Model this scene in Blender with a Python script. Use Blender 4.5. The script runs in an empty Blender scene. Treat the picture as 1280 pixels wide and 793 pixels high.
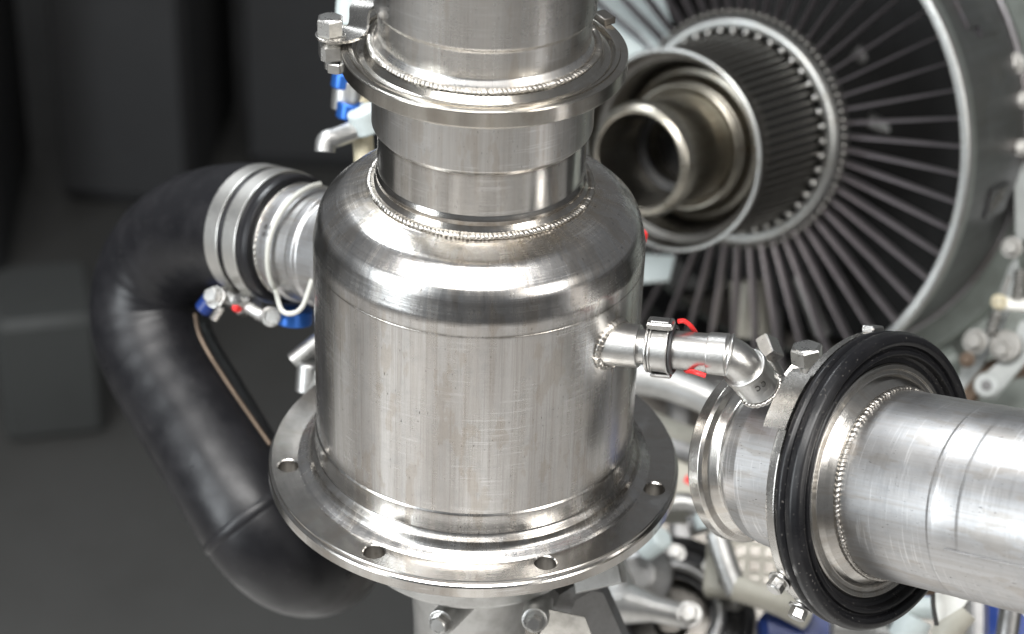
import bpy, math, random
from mathutils import Vector, Matrix
random.seed(7)
PI = math.pi
sc = bpy.context.scene
COL = sc.collection

# ------------------------------------------------------------------ camera
F_PX = 2700.0
pitch, roll = math.radians(32.33), math.radians(2.05)
fw = Vector((0, math.cos(pitch), -math.sin(pitch)))
rt0 = Vector((1, 0, 0)); up0 = rt0.cross(fw)
RT = rt0 * math.cos(roll) + up0 * math.sin(roll)
UP = -rt0 * math.sin(roll) + up0 * math.cos(roll)
BK = -fw
def cdir(x, y, z):                      # direction given as right / up / towards-viewer
    return (RT * x + UP * y + BK * z).normalized()
def crel(px, py, d):
    return RT * ((px - 640) / F_PX * d) + UP * (-(py - 396.5) / F_PX * d) - BK * d
CAM = -crel(592.5, 566, 1.318)
def P(px, py, d):                       # a point of the place, measured from the photograph
    return CAM + crel(px, py, d)

cd = bpy.data.cameras.new('camera')
cam = bpy.data.objects.new('camera', cd); COL.objects.link(cam)
cam.matrix_world = Matrix(((RT.x, UP.x, BK.x, CAM.x), (RT.y, UP.y, BK.y, CAM.y), (RT.z, UP.z, BK.z, CAM.z), (0, 0, 0, 1)))
cd.sensor_width = 36; cd.sensor_fit = 'HORIZONTAL'; cd.lens = F_PX / 1280 * 36
cd.clip_start = 0.05; cd.clip_end = 100
cd.dof.use_dof = True; cd.dof.focus_distance = 1.205; cd.dof.aperture_fstop = 5.6
sc.camera = cam

# ------------------------------------------------------------------ light
w = bpy.data.worlds.new('World'); sc.world = w; w.use_nodes = True
bg = w.node_tree.nodes['Background']; bg.inputs[0].default_value = (0.95, 0.97, 1.0, 1); bg.inputs[1].default_value = 0.15
def area(name, loc, target, sx, sy, power, color=(1, 1, 1), spread=180):
    l = bpy.data.lights.new(name, 'AREA'); l.shape = 'RECTANGLE'; l.size = sx; l.size_y = sy
    l.energy = power; l.color = color; l.spread = math.radians(spread)
    o = bpy.data.objects.new(name, l); COL.objects.link(o); o.location = loc
    o.rotation_euler = (Vector(target) - Vector(loc)).to_track_quat('-Z', 'Y').to_euler()
    return o
area('ceiling_light', (-0.5, -1.6, 2.7), (-0.5, -1.4, -1.0), 2.6, 1.5, 105, (1.0, 0.985, 0.965), 105)
area('left_softbox', (-2.4, -1.7, 0.9), (0, 0, 0.1), 1.0, 2.4, 30, (0.92, 0.97, 1.0), 100)  # unseen softbox added for highlights left of shoulder and neck
area('side_light', (2.3, -2.0, 1.4), (0.3, 0.3, 0.0), 0.8, 1.6, 17, (1.0, 0.97, 0.92), 100)  # unseen softbox added at right front for reflections in the metal
area('rear_rim_light', (-1.2, 1.4, 2.8), (-0.1, 0.1, 0), 1.4, 0.5, 10, (0.93, 0.97, 1.0), 60)  # unseen rim lamp added at back left for a cool edge
sc.view_settings.view_transform = 'Standard'; sc.view_settings.look = 'None'
sc.view_settings.exposure = 0.0; sc.view_settings.gamma = 1.0
sc.cycles.max_bounces = 8; sc.cycles.use_denoising = True
sc.cycles.sample_clamp_indirect = 6.0

# ------------------------------------------------------------------ materials
def nt_of(name):
    m = bpy.data.materials.new(name); m.use_nodes = True
    nt = m.node_tree; b = nt.nodes['Principled BSDF']
    return m, nt, b
def N(nt, t, **kw):
    n = nt.nodes.new(t)
    for k, v in kw.items(): setattr(n, k, v)
    return n
def math_n(nt, op, a, b=None, clamp=False):
    n = N(nt, 'ShaderNodeMath', operation=op); n.use_clamp = clamp
    for i, v in enumerate((a, b)):
        if v is None: continue
        if isinstance(v, (int, float)): n.inputs[i].default_value = v
        else: nt.links.new(v, n.inputs[i])
    return n.outputs[0]
def ramp(nt, src, p0, p1, c0=(0, 0, 0, 1), c1=(1, 1, 1, 1)):
    r = N(nt, 'ShaderNodeValToRGB'); e = r.color_ramp.elements
    e[0].position = p0; e[0].color = c0; e[1].position = p1; e[1].color = c1
    nt.links.new(src, r.inputs[0]); return r.outputs[0]
def noise(nt, vec, scale, detail=3, rough=0.55):
    n = N(nt, 'ShaderNodeTexNoise'); n.inputs['Scale'].default_value = scale
    n.inputs['Detail'].default_value = detail; n.inputs['Roughness'].default_value = rough
    nt.links.new(vec, n.inputs['Vector']); return n.outputs['Fac']
def mixc(nt, fac, a, b, mode='MIX'):
    n = N(nt, 'ShaderNodeMix', data_type='RGBA', blend_type=mode)
    if isinstance(fac, (int, float)): n.inputs[0].default_value = fac
    else: nt.links.new(fac, n.inputs[0])
    for i, v in ((6, a), (7, b)):
        if isinstance(v, tuple): n.inputs[i].default_value = v if len(v) == 4 else v + (1,)
        else: nt.links.new(v, n.inputs[i])
    return n.outputs[2]
def cyl_coords(nt, ka, kr, kz):
    tc = N(nt, 'ShaderNodeTexCoord'); sp = N(nt, 'ShaderNodeSeparateXYZ'); nt.links.new(tc.outputs['Object'], sp.inputs[0])
    x, y, z = sp.outputs
    ang = math_n(nt, 'ARCTAN2', y, x)
    r = math_n(nt, 'SQRT', math_n(nt, 'ADD', math_n(nt, 'MULTIPLY', x, x), math_n(nt, 'MULTIPLY', y, y)))
    cb = N(nt, 'ShaderNodeCombineXYZ')
    nt.links.new(math_n(nt, 'MULTIPLY', ang, ka), cb.inputs[0]); nt.links.new(math_n(nt, 'MULTIPLY', r, kr), cb.inputs[1]); nt.links.new(math_n(nt, 'MULTIPLY', z, kz), cb.inputs[2])
    return cb.outputs[0], tc.outputs['Object']

def turned_metal(name, col=(0.62, 0.595, 0.56), r0=0.2, r1=0.42, aniso=0.55, stain=0.35, pits=0.6, groove=0.12, streak=0.5, scratch=0.5, tints=()):
    """lathe-turned steel: grooves run round the axis, with handling scratches, smears and pits"""
    m, nt, b = nt_of(name); L = nt.links.new
    cyl, obj = cyl_coords(nt, 1.2, 1500, 1500)
    gro = noise(nt, cyl, 1.0, 2)
    cyl2, _ = cyl_coords(nt, 26, 60, 6)
    stre = noise(nt, cyl2, 1.0, 5, 0.65)
    cyl3, _ = cyl_coords(nt, 170, 300, 14)
    fine = noise(nt, cyl3, 1.0, 3, 0.6)
    cloud = noise(nt, obj, 34, 4, 0.6)
    cloud2 = noise(nt, obj, 120, 4, 0.65)
    # diagonal scuffs
    mp = N(nt, 'ShaderNodeMapping'); mp.inputs['Rotation'].default_value = (0.0, 0.25, 0.0); mp.inputs['Scale'].default_value = (22, 22, 620)
    L(obj, mp.inputs[0]); scf = noise(nt, mp.outputs[0], 1.0, 3, 0.6)
    scuff_mask = ramp(nt, cloud, 0.48, 0.60)
    scf_line = math_n(nt, 'MULTIPLY', ramp(nt, scf, 0.57, 0.63), scuff_mask)
    # roughness
    ro = math_n(nt, 'ADD', math_n(nt, 'MULTIPLY', cloud, 0.5), math_n(nt, 'MULTIPLY', stre, 0.5 * streak + 0.1))
    ro = math_n(nt, 'ADD', ro, math_n(nt, 'MULTIPLY', gro, 0.3))
    mr = N(nt, 'ShaderNodeMapRange'); mr.inputs[1].default_value = 0.35; mr.inputs[2].default_value = 0.85
    mr.inputs[3].default_value = r0; mr.inputs[4].default_value = r1
    L(ro, mr.inputs[0]); L(mr.outputs[0], b.inputs['Roughness'])
    # colour: base, warm smears, faint grey film, pits
    c = mixc(nt, math_n(nt, 'MULTIPLY', ramp(nt, stre, 0.42, 0.72), stain), col, (col[0] * 0.72, col[1] * 0.66, col[2] * 0.60))
    c = mixc(nt, math_n(nt, 'MULTIPLY', ramp(nt, cloud2, 0.5, 0.75), stain * 0.8), c, (col[0] * 0.74, col[1] * 0.76, col[2] * 0.78))
    c = mixc(nt, math_n(nt, 'MULTIPLY', ramp(nt, fine, 0.50, 0.64), 0.42 * streak), c, (col[0] * 0.55, col[1] * 0.52, col[2] * 0.49))
    cyl5, _ = cyl_coords(nt, 5.5, 20, 22)
    patch = noise(nt, cyl5, 1.0, 4, 0.6)
    c = mixc(nt, math_n(nt, 'MULTIPLY', ramp(nt, patch, 0.56, 0.585), stain * 0.6), c, (col[0] * 0.72, col[1] * 0.64, col[2] * 0.55))
    c = mixc(nt, math_n(nt, 'MULTIPLY', scf_line, scratch), c, (0.86, 0.86, 0.86))
    for tz_, tw_, tcol, ta in tints:          # heat tint beside welds, grime in the joints
        sp_ = N(nt, 'ShaderNodeSeparateXYZ'); L(obj, sp_.inputs[0])
        dz = math_n(nt, 'ABSOLUTE', math_n(nt, 'SUBTRACT', sp_.outputs[2], tz_))
        mrr = N(nt, 'ShaderNodeMapRange'); mrr.inputs[1].default_value = 0.0; mrr.inputs[2].default_value = tw_; mrr.inputs[3].default_value = 1.0; mrr.inputs[4].default_value = 0.0
        L(dz, mrr.inputs[0])
        c = mixc(nt, math_n(nt, 'MULTIPLY', math_n(nt, 'MULTIPLY', mrr.outputs[0], ramp(nt, cloud2, 0.3, 0.6)), ta), c, tcol)
    cyl4, _ = cyl_coords(nt, 95, 420, 320)
    pit = noise(nt, cyl4, 1.0, 1, 0.4)
    pm = math_n(nt, 'MULTIPLY', ramp(nt, pit, 0.735, 0.77), pits)
    c = mixc(nt, pm, c, (0.05, 0.045, 0.04))
    L(c, b.inputs['Base Color'])
    b.inputs['Metallic'].default_value = 1.0
    b.inputs['Anisotropic'].default_value = aniso
    tg = N(nt, 'ShaderNodeTangent', direction_type='RADIAL', axis='Z'); L(tg.outputs[0], b.inputs['Tangent'])
    bp = N(nt, 'ShaderNodeBump'); bp.inputs['Strength'].default_value = groove; bp.inputs['Distance'].default_value = 0.0004
    h = math_n(nt, 'ADD', math_n(nt, 'MULTIPLY', gro, 0.5), math_n(nt, 'MULTIPLY', cloud2, 0.6))
    h = math_n(nt, 'SUBTRACT', h, math_n(nt, 'MULTIPLY', pm, 1.5))
    L(h, bp.inputs['Height']); L(bp.outputs[0], b.inputs['Normal'])
    return m

def cast_metal(name, col, r0=0.3, r1=0.5, metallic=1.0, dirt=0.4, bump=0.25, scale=60, dirtcol=None):
    """plain cast or sheet metal, uneven finish"""
    m, nt, b = nt_of(name); L = nt.links.new
    tc = N(nt, 'ShaderNodeTexCoord'); o = tc.outputs['Object']
    a = noise(nt, o, scale, 5, 0.62); s = noise(nt, o, scale * 9, 3, 0.6)
    d = dirtcol or (col[0] * 0.45, col[1] * 0.43, col[2] * 0.40)
    c = mixc(nt, math_n(nt, 'MULTIPLY', ramp(nt, a, 0.45, 0.72), dirt), col, d)
    c = mixc(nt, math_n(nt, 'MULTIPLY', ramp(nt, s, 0.6, 0.72), dirt * 0.6), c, d)
    L(c, b.inputs['Base Color']); b.inputs['Metallic'].default_value = metallic
    mr = N(nt, 'ShaderNodeMapRange'); mr.inputs[1].default_value = 0.3; mr.inputs[2].default_value = 0.7
    mr.inputs[3].default_value = r0; mr.inputs[4].default_value = r1
    L(math_n(nt, 'ADD', math_n(nt, 'MULTIPLY', a, 0.6), math_n(nt, 'MULTIPLY', s, 0.4)), mr.inputs[0]); L(mr.outputs[0], b.inputs['Roughness'])
    bp = N(nt, 'ShaderNodeBump'); bp.inputs['Strength'].default_value = bump; bp.inputs['Distance'].default_value = 0.0004
    L(math_n(nt, 'ADD', s, a), bp.inputs['Height']); L(bp.outputs[0], b.inputs['Normal'])
    return m

def rubber(name, col=(0.012, 0.012, 0.014), r0=0.32, r1=0.55, dust=0.5, dustscale=900):
    m, nt, b = nt_of(name); L = nt.links.new
    tc = N(nt, 'ShaderNodeTexCoord'); o = tc.outputs['Object']
    a = noise(nt, o, 40, 4, 0.6); s = noise(nt, o, dustscale, 2, 0.5)
    c = mixc(nt, math_n(nt, 'MULTIPLY', ramp(nt, a, 0.45, 0.75), 0.5), col, (col[0] * 2.2, col[1] * 2.1, col[2] * 2.0))
    c = mixc(nt, math_n(nt, 'MULTIPLY', ramp(nt, s, 0.68, 0.73), dust), c, (0.35, 0.33, 0.30))
    L(c, b.inputs['Base Color'])
    mr = N(nt, 'ShaderNodeMapRange'); mr.inputs[1].default_value = 0.3; mr.inputs[2].default_value = 0.7; mr.inputs[3].default_value = r0; mr.inputs[4].default_value = r1
    L(a, mr.inputs[0]); L(mr.outputs[0], b.inputs['Roughness']); b.inputs['Specular IOR Level'].default_value = 0.32
    bp = N(nt, 'ShaderNodeBump'); bp.inputs['Strength'].default_value = 0.08; bp.inputs['Distance'].default_value = 0.0006
    L(math_n(nt, 'ADD', a, s), bp.inputs['Height']); L(bp.outputs[0], b.inputs['Normal'])
    return m

def reflection_floor(name):
    """large worn floor slabs of uneven grey"""
    m, nt, b = nt_of(name); L = nt.links.new
    tc = N(nt, 'ShaderNodeTexCoord'); o = tc.outputs['Object']
    br = N(nt, 'ShaderNodeTexBrick'); L(o, br.inputs['Vector'])
    br.inputs['Color1'].default_value = (0.20, 0.19, 0.18, 1); br.inputs['Color2'].default_value = (0.65, 0.64, 0.62, 1); br.inputs['Mortar'].default_value = (0.08, 0.08, 0.08, 1)
    br.inputs['Scale'].default_value = 1.0; br.inputs['Brick Width'].default_value = 0.62; br.inputs['Row Height'].default_value = 0.62; br.inputs['Mortar Size'].default_value = 0.02; br.offset = 0.37
    a = noise(nt, o, 2.5, 4, 0.6)
    c = mixc(nt, math_n(nt, 'MULTIPLY', ramp(nt, a, 0.4, 0.7), 0.45), br.outputs['Color'], (0.20, 0.18, 0.16))
    L(c, b.inputs['Base Color']); b.inputs['Roughness'].default_value = 0.55
    return m

MT = {
 'canister': turned_metal('canister_steel', (0.655, 0.648, 0.638), 0.12, 0.31, 0.5, 0.6, 0.9, 0.12, 0.9, 0.55, ((0.1865, 0.0055, (0.50, 0.40, 0.26), 0.45), (0.0085, 0.006, (0.22, 0.18, 0.13), 0.6), (0.0250, 0.002, (0.2, 0.17, 0.13), 0.5), (0.1451, 0.0016, (0.15, 0.13, 0.1), 0.7))),
 'neck': turned_metal('neck_steel', (0.65, 0.64, 0.62), 0.08, 0.24, 0.4, 0.4, 0.5, 0.10, 0.6, 0.4, ((0.194, 0.005, (0.32, 0.24, 0.15), 0.6), (0.2236, 0.002, (0.2, 0.16, 0.12), 0.5))),
 'neck_matte': turned_metal('neck_matte_steel', (0.66, 0.65, 0.635), 0.24, 0.42, 0.4, 0.5, 0.6, 0.14, 0.5, 0.6),
 'flange': turned_metal('flange_steel', (0.58, 0.565, 0.54), 0.13, 0.28, 0.4, 0.4, 0.7, 0.08, 0.3, 0.5),
 'upper': turned_metal('upper_steel', (0.66, 0.65, 0.635), 0.2, 0.38, 0.4, 0.4, 0.4, 0.10, 0.6, 0.3),
 'clampring': turned_metal('clamp_steel', (0.54, 0.52, 0.48), 0.14, 0.3, 0.3, 0.4, 0.5, 0.08, 0.4, 0.3),
 'duct': turned_metal('duct_aluminium', (0.50, 0.50, 0.505), 0.33, 0.52, 0.0, 0.65, 1.0, 0.16, 0.3, 0.4),
 'hub': turned_metal('hub_aluminium', (0.62, 0.605, 0.575), 0.17, 0.34, 0.3, 0.4, 0.5, 0.05, 0.4, 0.4),
 'weld': cast_metal('weld_metal', (0.47, 0.45, 0.42), 0.28, 0.42, 1, 0.6, 0.15, 150),
 'bolt': cast_metal('bolt_steel', (0.54, 0.535, 0.52), 0.22, 0.40, 1, 0.35, 0.25, 120),
 'bolt_dull': cast_metal('dull_bolt_steel', (0.30, 0.295, 0.28), 0.38, 0.55, 1, 0.4, 0.25, 120),
 'strap': cast_metal('strap_steel', (0.60, 0.585, 0.56), 0.2, 0.32, 1, 0.12, 0.02, 70),
 'bandmetal': cast_metal('clamp_band_steel', (0.72, 0.71, 0.68), 0.32, 0.45, 1, 0.2, 0.1, 60),
 'tube': cast_metal('tube_steel', (0.58, 0.575, 0.56), 0.27, 0.42, 1, 0.4, 0.25, 90),
 'alu': cast_metal('cast_aluminium', (0.52, 0.52, 0.51), 0.35, 0.55, 1, 0.4, 0.35, 60),
 'alu_dark': cast_metal('dark_cast_metal', (0.30, 0.30, 0.30), 0.35, 0.55, 1, 0.5, 0.3, 50),
 'paint_grey': cast_metal('grey_paint', (0.30, 0.32, 0.315), 0.4, 0.6, 0.0, 0.4, 0.2, 40),
 'paint_green': cast_metal('greenish_paint', (0.16, 0.18, 0.165), 0.4, 0.6, 0.15, 0.5, 0.2, 40),
 'cream': cast_metal('cream_paint', (0.40, 0.385, 0.33), 0.4, 0.6, 0.0, 0.35, 0.2, 50),
 'pale': cast_metal('pale_paint', (0.50, 0.56, 0.56), 0.35, 0.5, 0.0, 0.2, 0.1, 30),
 'black': cast_metal('black_paint', (0.018, 0.018, 0.02), 0.3, 0.5, 0.0, 0.3, 0.2, 60, (0.06, 0.055, 0.05)),
 'dark_depth': cast_metal('depth_shade_black', (0.006, 0.006, 0.006), 0.6, 0.8, 0.0, 0.2, 0.1, 60, (0.01, 0.01, 0.01)),  # near black: shade of the engine's interior put into the colour
 'dark_steel': cast_metal('heat_and_shade_dark_steel', (0.20, 0.19, 0.175), 0.30, 0.48, 1, 0.5, 0.2, 45, (0.09, 0.075, 0.06)),
 'tube_dark': turned_metal('exhaust_steel', (0.42, 0.40, 0.35), 0.22, 0.42, 0.5, 0.6, 0.3, 0.1, 0.5, 0.2),
 'blade': cast_metal('blade_metal', (0.66, 0.62, 0.645), 0.34, 0.5, 1, 0.3, 0.15, 60),
 'fin': cast_metal('fin_metal', (0.34, 0.33, 0.31), 0.3, 0.5, 1, 0.4, 0.15, 60),
 'lip': turned_metal('lip_steel', (0.50, 0.51, 0.50), 0.32, 0.5, 0.2, 0.3, 0.3, 0.1, 0.3, 0.2),
 'barrel': turned_metal('barrel_steel', (0.21, 0.205, 0.215), 0.28, 0.5, 0.2, 0.5, 0.2, 0.1, 0.4, 0.2),
 'rubber': rubber('black_rubber', (0.006, 0.006, 0.007), 0.24, 0.4, 0.35, 700),
 'hose': rubber('hose_rubber', (0.009, 0.009, 0.0105), 0.26, 0.46, 0.05, 420),
 'blue': cast_metal('blue_anodised', (0.03, 0.13, 0.46), 0.25, 0.4, 0.6, 0.2, 0.1, 60, (0.02, 0.08, 0.35)),
 'navy': cast_metal('navy_plastic', (0.008, 0.03, 0.16), 0.3, 0.5, 0.0, 0.2, 0.1, 60),
 'red': cast_metal('red_plastic', (0.72, 0.03, 0.03), 0.3, 0.45, 0.0, 0.15, 0.1, 90),
 'white': cast_metal('white_plastic', (0.72, 0.72, 0.68), 0.35, 0.5, 0.0, 0.2, 0.1, 60),
 'cable_grey': cast_metal('pale_cable', (0.48, 0.48, 0.44), 0.35, 0.5, 0.0, 0.3, 0.1, 60),
 'tan': cast_metal('tan_tube', (0.55, 0.50, 0.36), 0.3, 0.5, 0.0, 0.3, 0.1, 60),
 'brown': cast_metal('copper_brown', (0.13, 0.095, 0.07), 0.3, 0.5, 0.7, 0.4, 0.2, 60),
 'floor': cast_metal('floor_concrete', (0.46, 0.44, 0.41), 0.5, 0.7, 0.0, 0.85, 0.2, 2.2),
 'reflection_tiles': reflection_floor('reflection_tiles'),  # tile contrast invented out of view for bars reflected in the steel
 'shaded_floor': cast_metal('shaded_floor_colour', (0.053, 0.053, 0.051), 0.55, 0.75, 0.0, 0.3, 0.1, 4),
 'cab_dark': cast_metal('dark_cabinet_paint', (0.031, 0.032, 0.034), 0.5, 0.7, 0.0, 0.3, 0.1, 5),
 'cab_grey': cast_metal('grey_cabinet_paint', (0.037, 0.038, 0.040), 0.5, 0.7, 0.0, 0.3, 0.1, 5),
 'cab_green': cast_metal('green_cabinet_paint', (0.050, 0.053, 0.052), 0.5, 0.7, 0.0, 0.3, 0.1, 5),
 'ink': cast_metal('stamp_ink', (0.03, 0.028, 0.025), 0.5, 0.7, 0.0, 0.2, 0.1, 80),
}

# ------------------------------------------------------------------ mesh helpers
class MB:
    def __init__(s): s.v = []; s.f = []
    def add(s, vs, fs, m=None):
        o = len(s.v)
        s.v += [tuple(m @ Vector(p)) if m else tuple(p) for p in vs]
        s.f += [tuple(i + o for i in f) for f in fs]
        return s
    def lathe(s, prof, seg=96, m=None, a0=0.0, a1=2 * PI, closed=False):
        full = abs(a1 - a0 - 2 * PI) < 1e-6
        n = seg if full else seg + 1
        k = len(prof); vs = []; fs = []
        for i in range(n):
            a = a0 + (a1 - a0) * i / seg; c, si = math.cos(a), math.sin(a)
            for p in prof: vs.append((p[0] * c, p[0] * si, p[1]))
        kk = k if closed else k - 1
        for i in range(seg):
            j = (i + 1) % n
            for q in range(kk):
                q2 = (q + 1) % k
                fs.append((i * k + q, j * k + q, j * k + q2, i * k + q2))
        if not full and closed:
            fs.append(tuple(range(k))); fs.append(tuple(reversed([(n - 1) * k + q for q in range(k)])))
        return s.add(vs, fs, m)
    def box(s, c, d, m=None, bev=0.0):
        x, y, z = d[0] / 2, d[1] / 2, d[2] / 2
        if bev <= 0:
            vs = [(c[0] + i * x, c[1] + j * y, c[2] + k * z) for i in (-1, 1) for j in (-1, 1) for k in (-1, 1)]
            fs = [(0, 1, 3, 2), (4, 6, 7, 5), (0, 4, 5, 1), (2, 3, 7, 6), (0, 2, 6, 4), (1, 5, 7, 3)]
            return s.add(vs, fs, m)
        b = min(bev, x * 0.9, y * 0.9, z * 0.9)
        ring = [(-x + b, -y), (x - b, -y), (x, -y + b), (x, y - b), (x - b, y), (-x + b, y), (-x, y - b), (-x, -y + b)]
        def sh(r, q): return [(px - math.copysign(q, px), py - math.copysign(q, py)) for px, py in r]
        vs = []; lv = [(-z, b), (-z + b, 0), (z - b, 0), (z, b)]
        for zz, q in lv:
            for px, py in sh(ring, q): vs.append((c[0] + px, c[1] + py, c[2] + zz))
        fs = []
        for l in range(3):
            for i in range(8):
                j = (i + 1) % 8; fs.append((l * 8 + i, l * 8 + j, l * 8 + 8 + j, l * 8 + 8 + i))
        fs.append(tuple(reversed(range(8)))); fs.append(tuple(range(24, 32)))
        return s.add(vs, fs, m)
    def sweep(s, path, rad, seg=20, caps=True, prof=None, m=None):
        path = [Vector(p) for p in path]; n = len(path)
        T = [(path[min(i + 1, n - 1)] - path[max(i - 1, 0)]).normalized() for i in range(n)]
        ref = Vector((0, 0, 1)) if abs(T[0].z) < 0.9 else Vector((1, 0, 0))
        u = T[0].cross(ref).normalized(); vs = []; fs = []
        for i in range(n):
            u = (u - T[i] * u.dot(T[i])).normalized(); v = T[i].cross(u)
            r = rad[i] if isinstance(rad, (list, tuple)) else rad
            for k in range(seg):
                if prof:
                    a, b = prof[k]; vs.append(path[i] + u * a + v * b)
                else:
                    a = 2 * PI * k / seg; vs.append(path[i] + (u * math.cos(a) + v * math.sin(a)) * r)
        for i in range(n - 1):
            for k in range(seg):
                k2 = (k + 1) % seg; fs.append((i * seg + k, i * seg + k2, (i + 1) * seg + k2, (i + 1) * seg + k))
        if caps:
            fs.append(tuple(reversed(range(seg)))); fs.append(tuple((n - 1) * seg + k for k in range(seg)))
        return s.add(vs, fs, m)
    def prism(s, poly, z0, z1, bev=0.0, m=None):
        n = len(poly); vs = []; fs = []
        cx = sum(p[0] for p in poly) / n; cy = sum(p[1] for p in poly) / n
        def sc_(p, q):
            d = math.hypot(p[0] - cx, p[1] - cy); k = (d - q) / d
            return (cx + (p[0] - cx) * k, cy + (p[1] - cy) * k)
        lv = [(z0, 0), (z1, 0)] if bev <= 0 else [(z0, bev), (z0 + bev, 0), (z1 - bev, 0), (z1, bev)]
        for z, q in lv:
            for p in poly:
                x, y = sc_(p, q); vs.append((x, y, z))
        for l in range(len(lv) - 1):
            for i in range(n):
                j = (i + 1) % n; fs.append((l * n + i, l * n + j, (l + 1) * n + j, (l + 1) * n + i))
        fs.append(tuple(reversed(range(n)))); fs.append(tuple((len(lv) - 1) * n + i for i in range(n)))
        return s.add(vs, fs, m)
    def mesh(s, name, sharp=35):
        me = bpy.data.meshes.new(name); me.from_pydata(s.v, [], s.f); me.validate()
        import bmesh
        bm = bmesh.new(); bm.from_mesh(me); bmesh.ops.recalc_face_normals(bm, faces=bm.faces); bm.to_mesh(me); bm.free()
        me.polygons.foreach_set('use_smooth', [True] * len(me.polygons))
        me.set_sharp_from_angle(angle=math.radians(sharp))
        return me
    def build(s, name, mat, parent=None, sharp=35, m=None):
        me = s.mesh(name, sharp); me.materials.append(MT[mat])
        o = bpy.data.objects.new(name, me); COL.objects.link(o)
        if parent: o.parent = parent
        if m: o.matrix_local = m
        return o

def inst(src, parent=None, m=None, name=None):
    o = src.copy(); COL.objects.link(o); o.parent = parent
    if m: o.matrix_local = m
    return o
def tag(o, label, cat, group=None, kind=None):
    o['label'] = label; o['category'] = cat
    if group: o['group'] = group
    if kind: o['kind'] = kind
    return o
def frame(origin, z, xhint=(1, 0, 0)):
    z = Vector(z).normalized(); x = Vector(xhint); x = (x - z * x.dot(z))
    if x.length < 1e-4: x = Vector((0, 1, 0)) - z * z.y
    x.normalize(); y = z.cross(x); o = Vector(origin)
    return Matrix(((x.x, y.x, z.x, o.x), (x.y, y.y, z.y, o.y), (x.z, y.z, z.z, o.z), (0, 0, 0, 1)))
def thing(name, label, cat, m=None, group=None):
    o = bpy.data.objects.new(name, None); COL.objects.link(o); o.empty_display_size = 0.02
    if m: o.matrix_world = m
    return tag(o, label, cat, group)
def T(x, y, z): return Matrix.Translation((x, y, z))
def RZ(a): return Matrix.Rotation(a, 4, 'Z')
def RX(a): return Matrix.Rotation(a, 4, 'X')
def RY(a): return Matrix.Rotation(a, 4, 'Y')

def fil(pts, n=6):
    """profile with rounded corners: entries (r, z[, radius])"""
    out = []
    for i, p in enumerate(pts):
        if len(p) < 3 or p[2] <= 0 or i in (0, len(pts) - 1): out.append((p[0], p[1])); continue
        a, b, c = Vector(pts[i - 1][:2]), Vector(p[:2]), Vector(pts[i + 1][:2])
        d1, d2 = (a - b), (c - b); l1, l2 = d1.length, d2.length; d1.normalize(); d2.normalize()
        ang = d1.angle(d2)
        if ang > PI - 0.01: out.append(tuple(b)); continue
        t = min(p[2] / math.tan(ang / 2), l1 * 0.49 if i > 1 else l1 * 0.98, l2 * 0.49 if i < len(pts) - 2 else l2 * 0.98)
        r = t * math.tan(ang / 2); ctr = b + (d1 + d2).normalized() * (r / math.sin(ang / 2))
        ep = min(0.25 * t + 0.00008, l1 * 0.49 - t * 0.98 if i > 1 else l1 - t, l2 * 0.49 - t * 0.98 if i < len(pts) - 2 else l2 - t)
        if ep > 0.00003: out.append(tuple(b + d1 * (t + ep)))
        s0 = b + d1 * t - ctr; s1 = b + d2 * t - ctr
        th = s0.angle_signed(s1)
        for k in range(n + 1):
            q = th * k / n; cs, sn = math.cos(-q), math.sin(-q)
            out.append((ctr.x + s0.x * cs - s0.y * sn, ctr.y + s0.x * sn + s0.y * cs))
        if ep > 0.00003: out.append(tuple(b + d2 * (t + ep)))
    return out

def weld_mesh(R, z, r, beads, tilt=0.0, rip=0.28, seg_per=6, minor=10, flat=1.0, seed=1):
    """a bead of weld round an axis: low overlapping ripples of uneven pitch, width and height"""
    rnd = random.Random(seed); mb = MB(); vs = []; fs = []
    wts = [rnd.uniform(0.7, 1.35) for _ in range(beads)]; tot = sum(wts); acc = 0.0; n = 0
    hw = [1 + 0.10 * math.sin(i * 0.37 + seed) + rnd.uniform(-0.10, 0.10) for i in range(beads)]
    off = [rnd.uniform(-0.10, 0.10) for _ in range(beads)]; dep = [rip * rnd.uniform(0.45, 1.0) for _ in range(beads)]
    for b in range(beads):
        for q in range(seg_per):
            t = q / seg_per; a = 2 * PI * (acc + wts[b] * t) / tot
            g = (0.5 + 0.5 * math.cos(2 * PI * (t - 0.08 * math.sin(2 * PI * t)))) ** 2.0
            h0 = hw[b] * (1 - t) + hw[(b + 1) % beads] * t
            sw = h0 * (1 - dep[b] * g)
            for k in range(minor):
                th = 2 * PI * k / minor
                aa = a + 0.45 * (2 * PI / beads) * math.cos(th - tilt) ** 2
                rr = R + r * flat * sw * math.cos(th) + off[b] * r * 0.4; zz = z + r * sw * math.sin(th)
                vs.append((rr * math.cos(aa), rr * math.sin(aa), zz))
            n += 1
        acc += wts[b]
    for i in range(n):
        j = (i + 1) % n
        for k in range(minor):
            k2 = (k + 1) % minor; fs.append((i * minor + k, j * minor + k, j * minor + k2, i * minor + k2))
    return mb.add(vs, fs)

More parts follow.
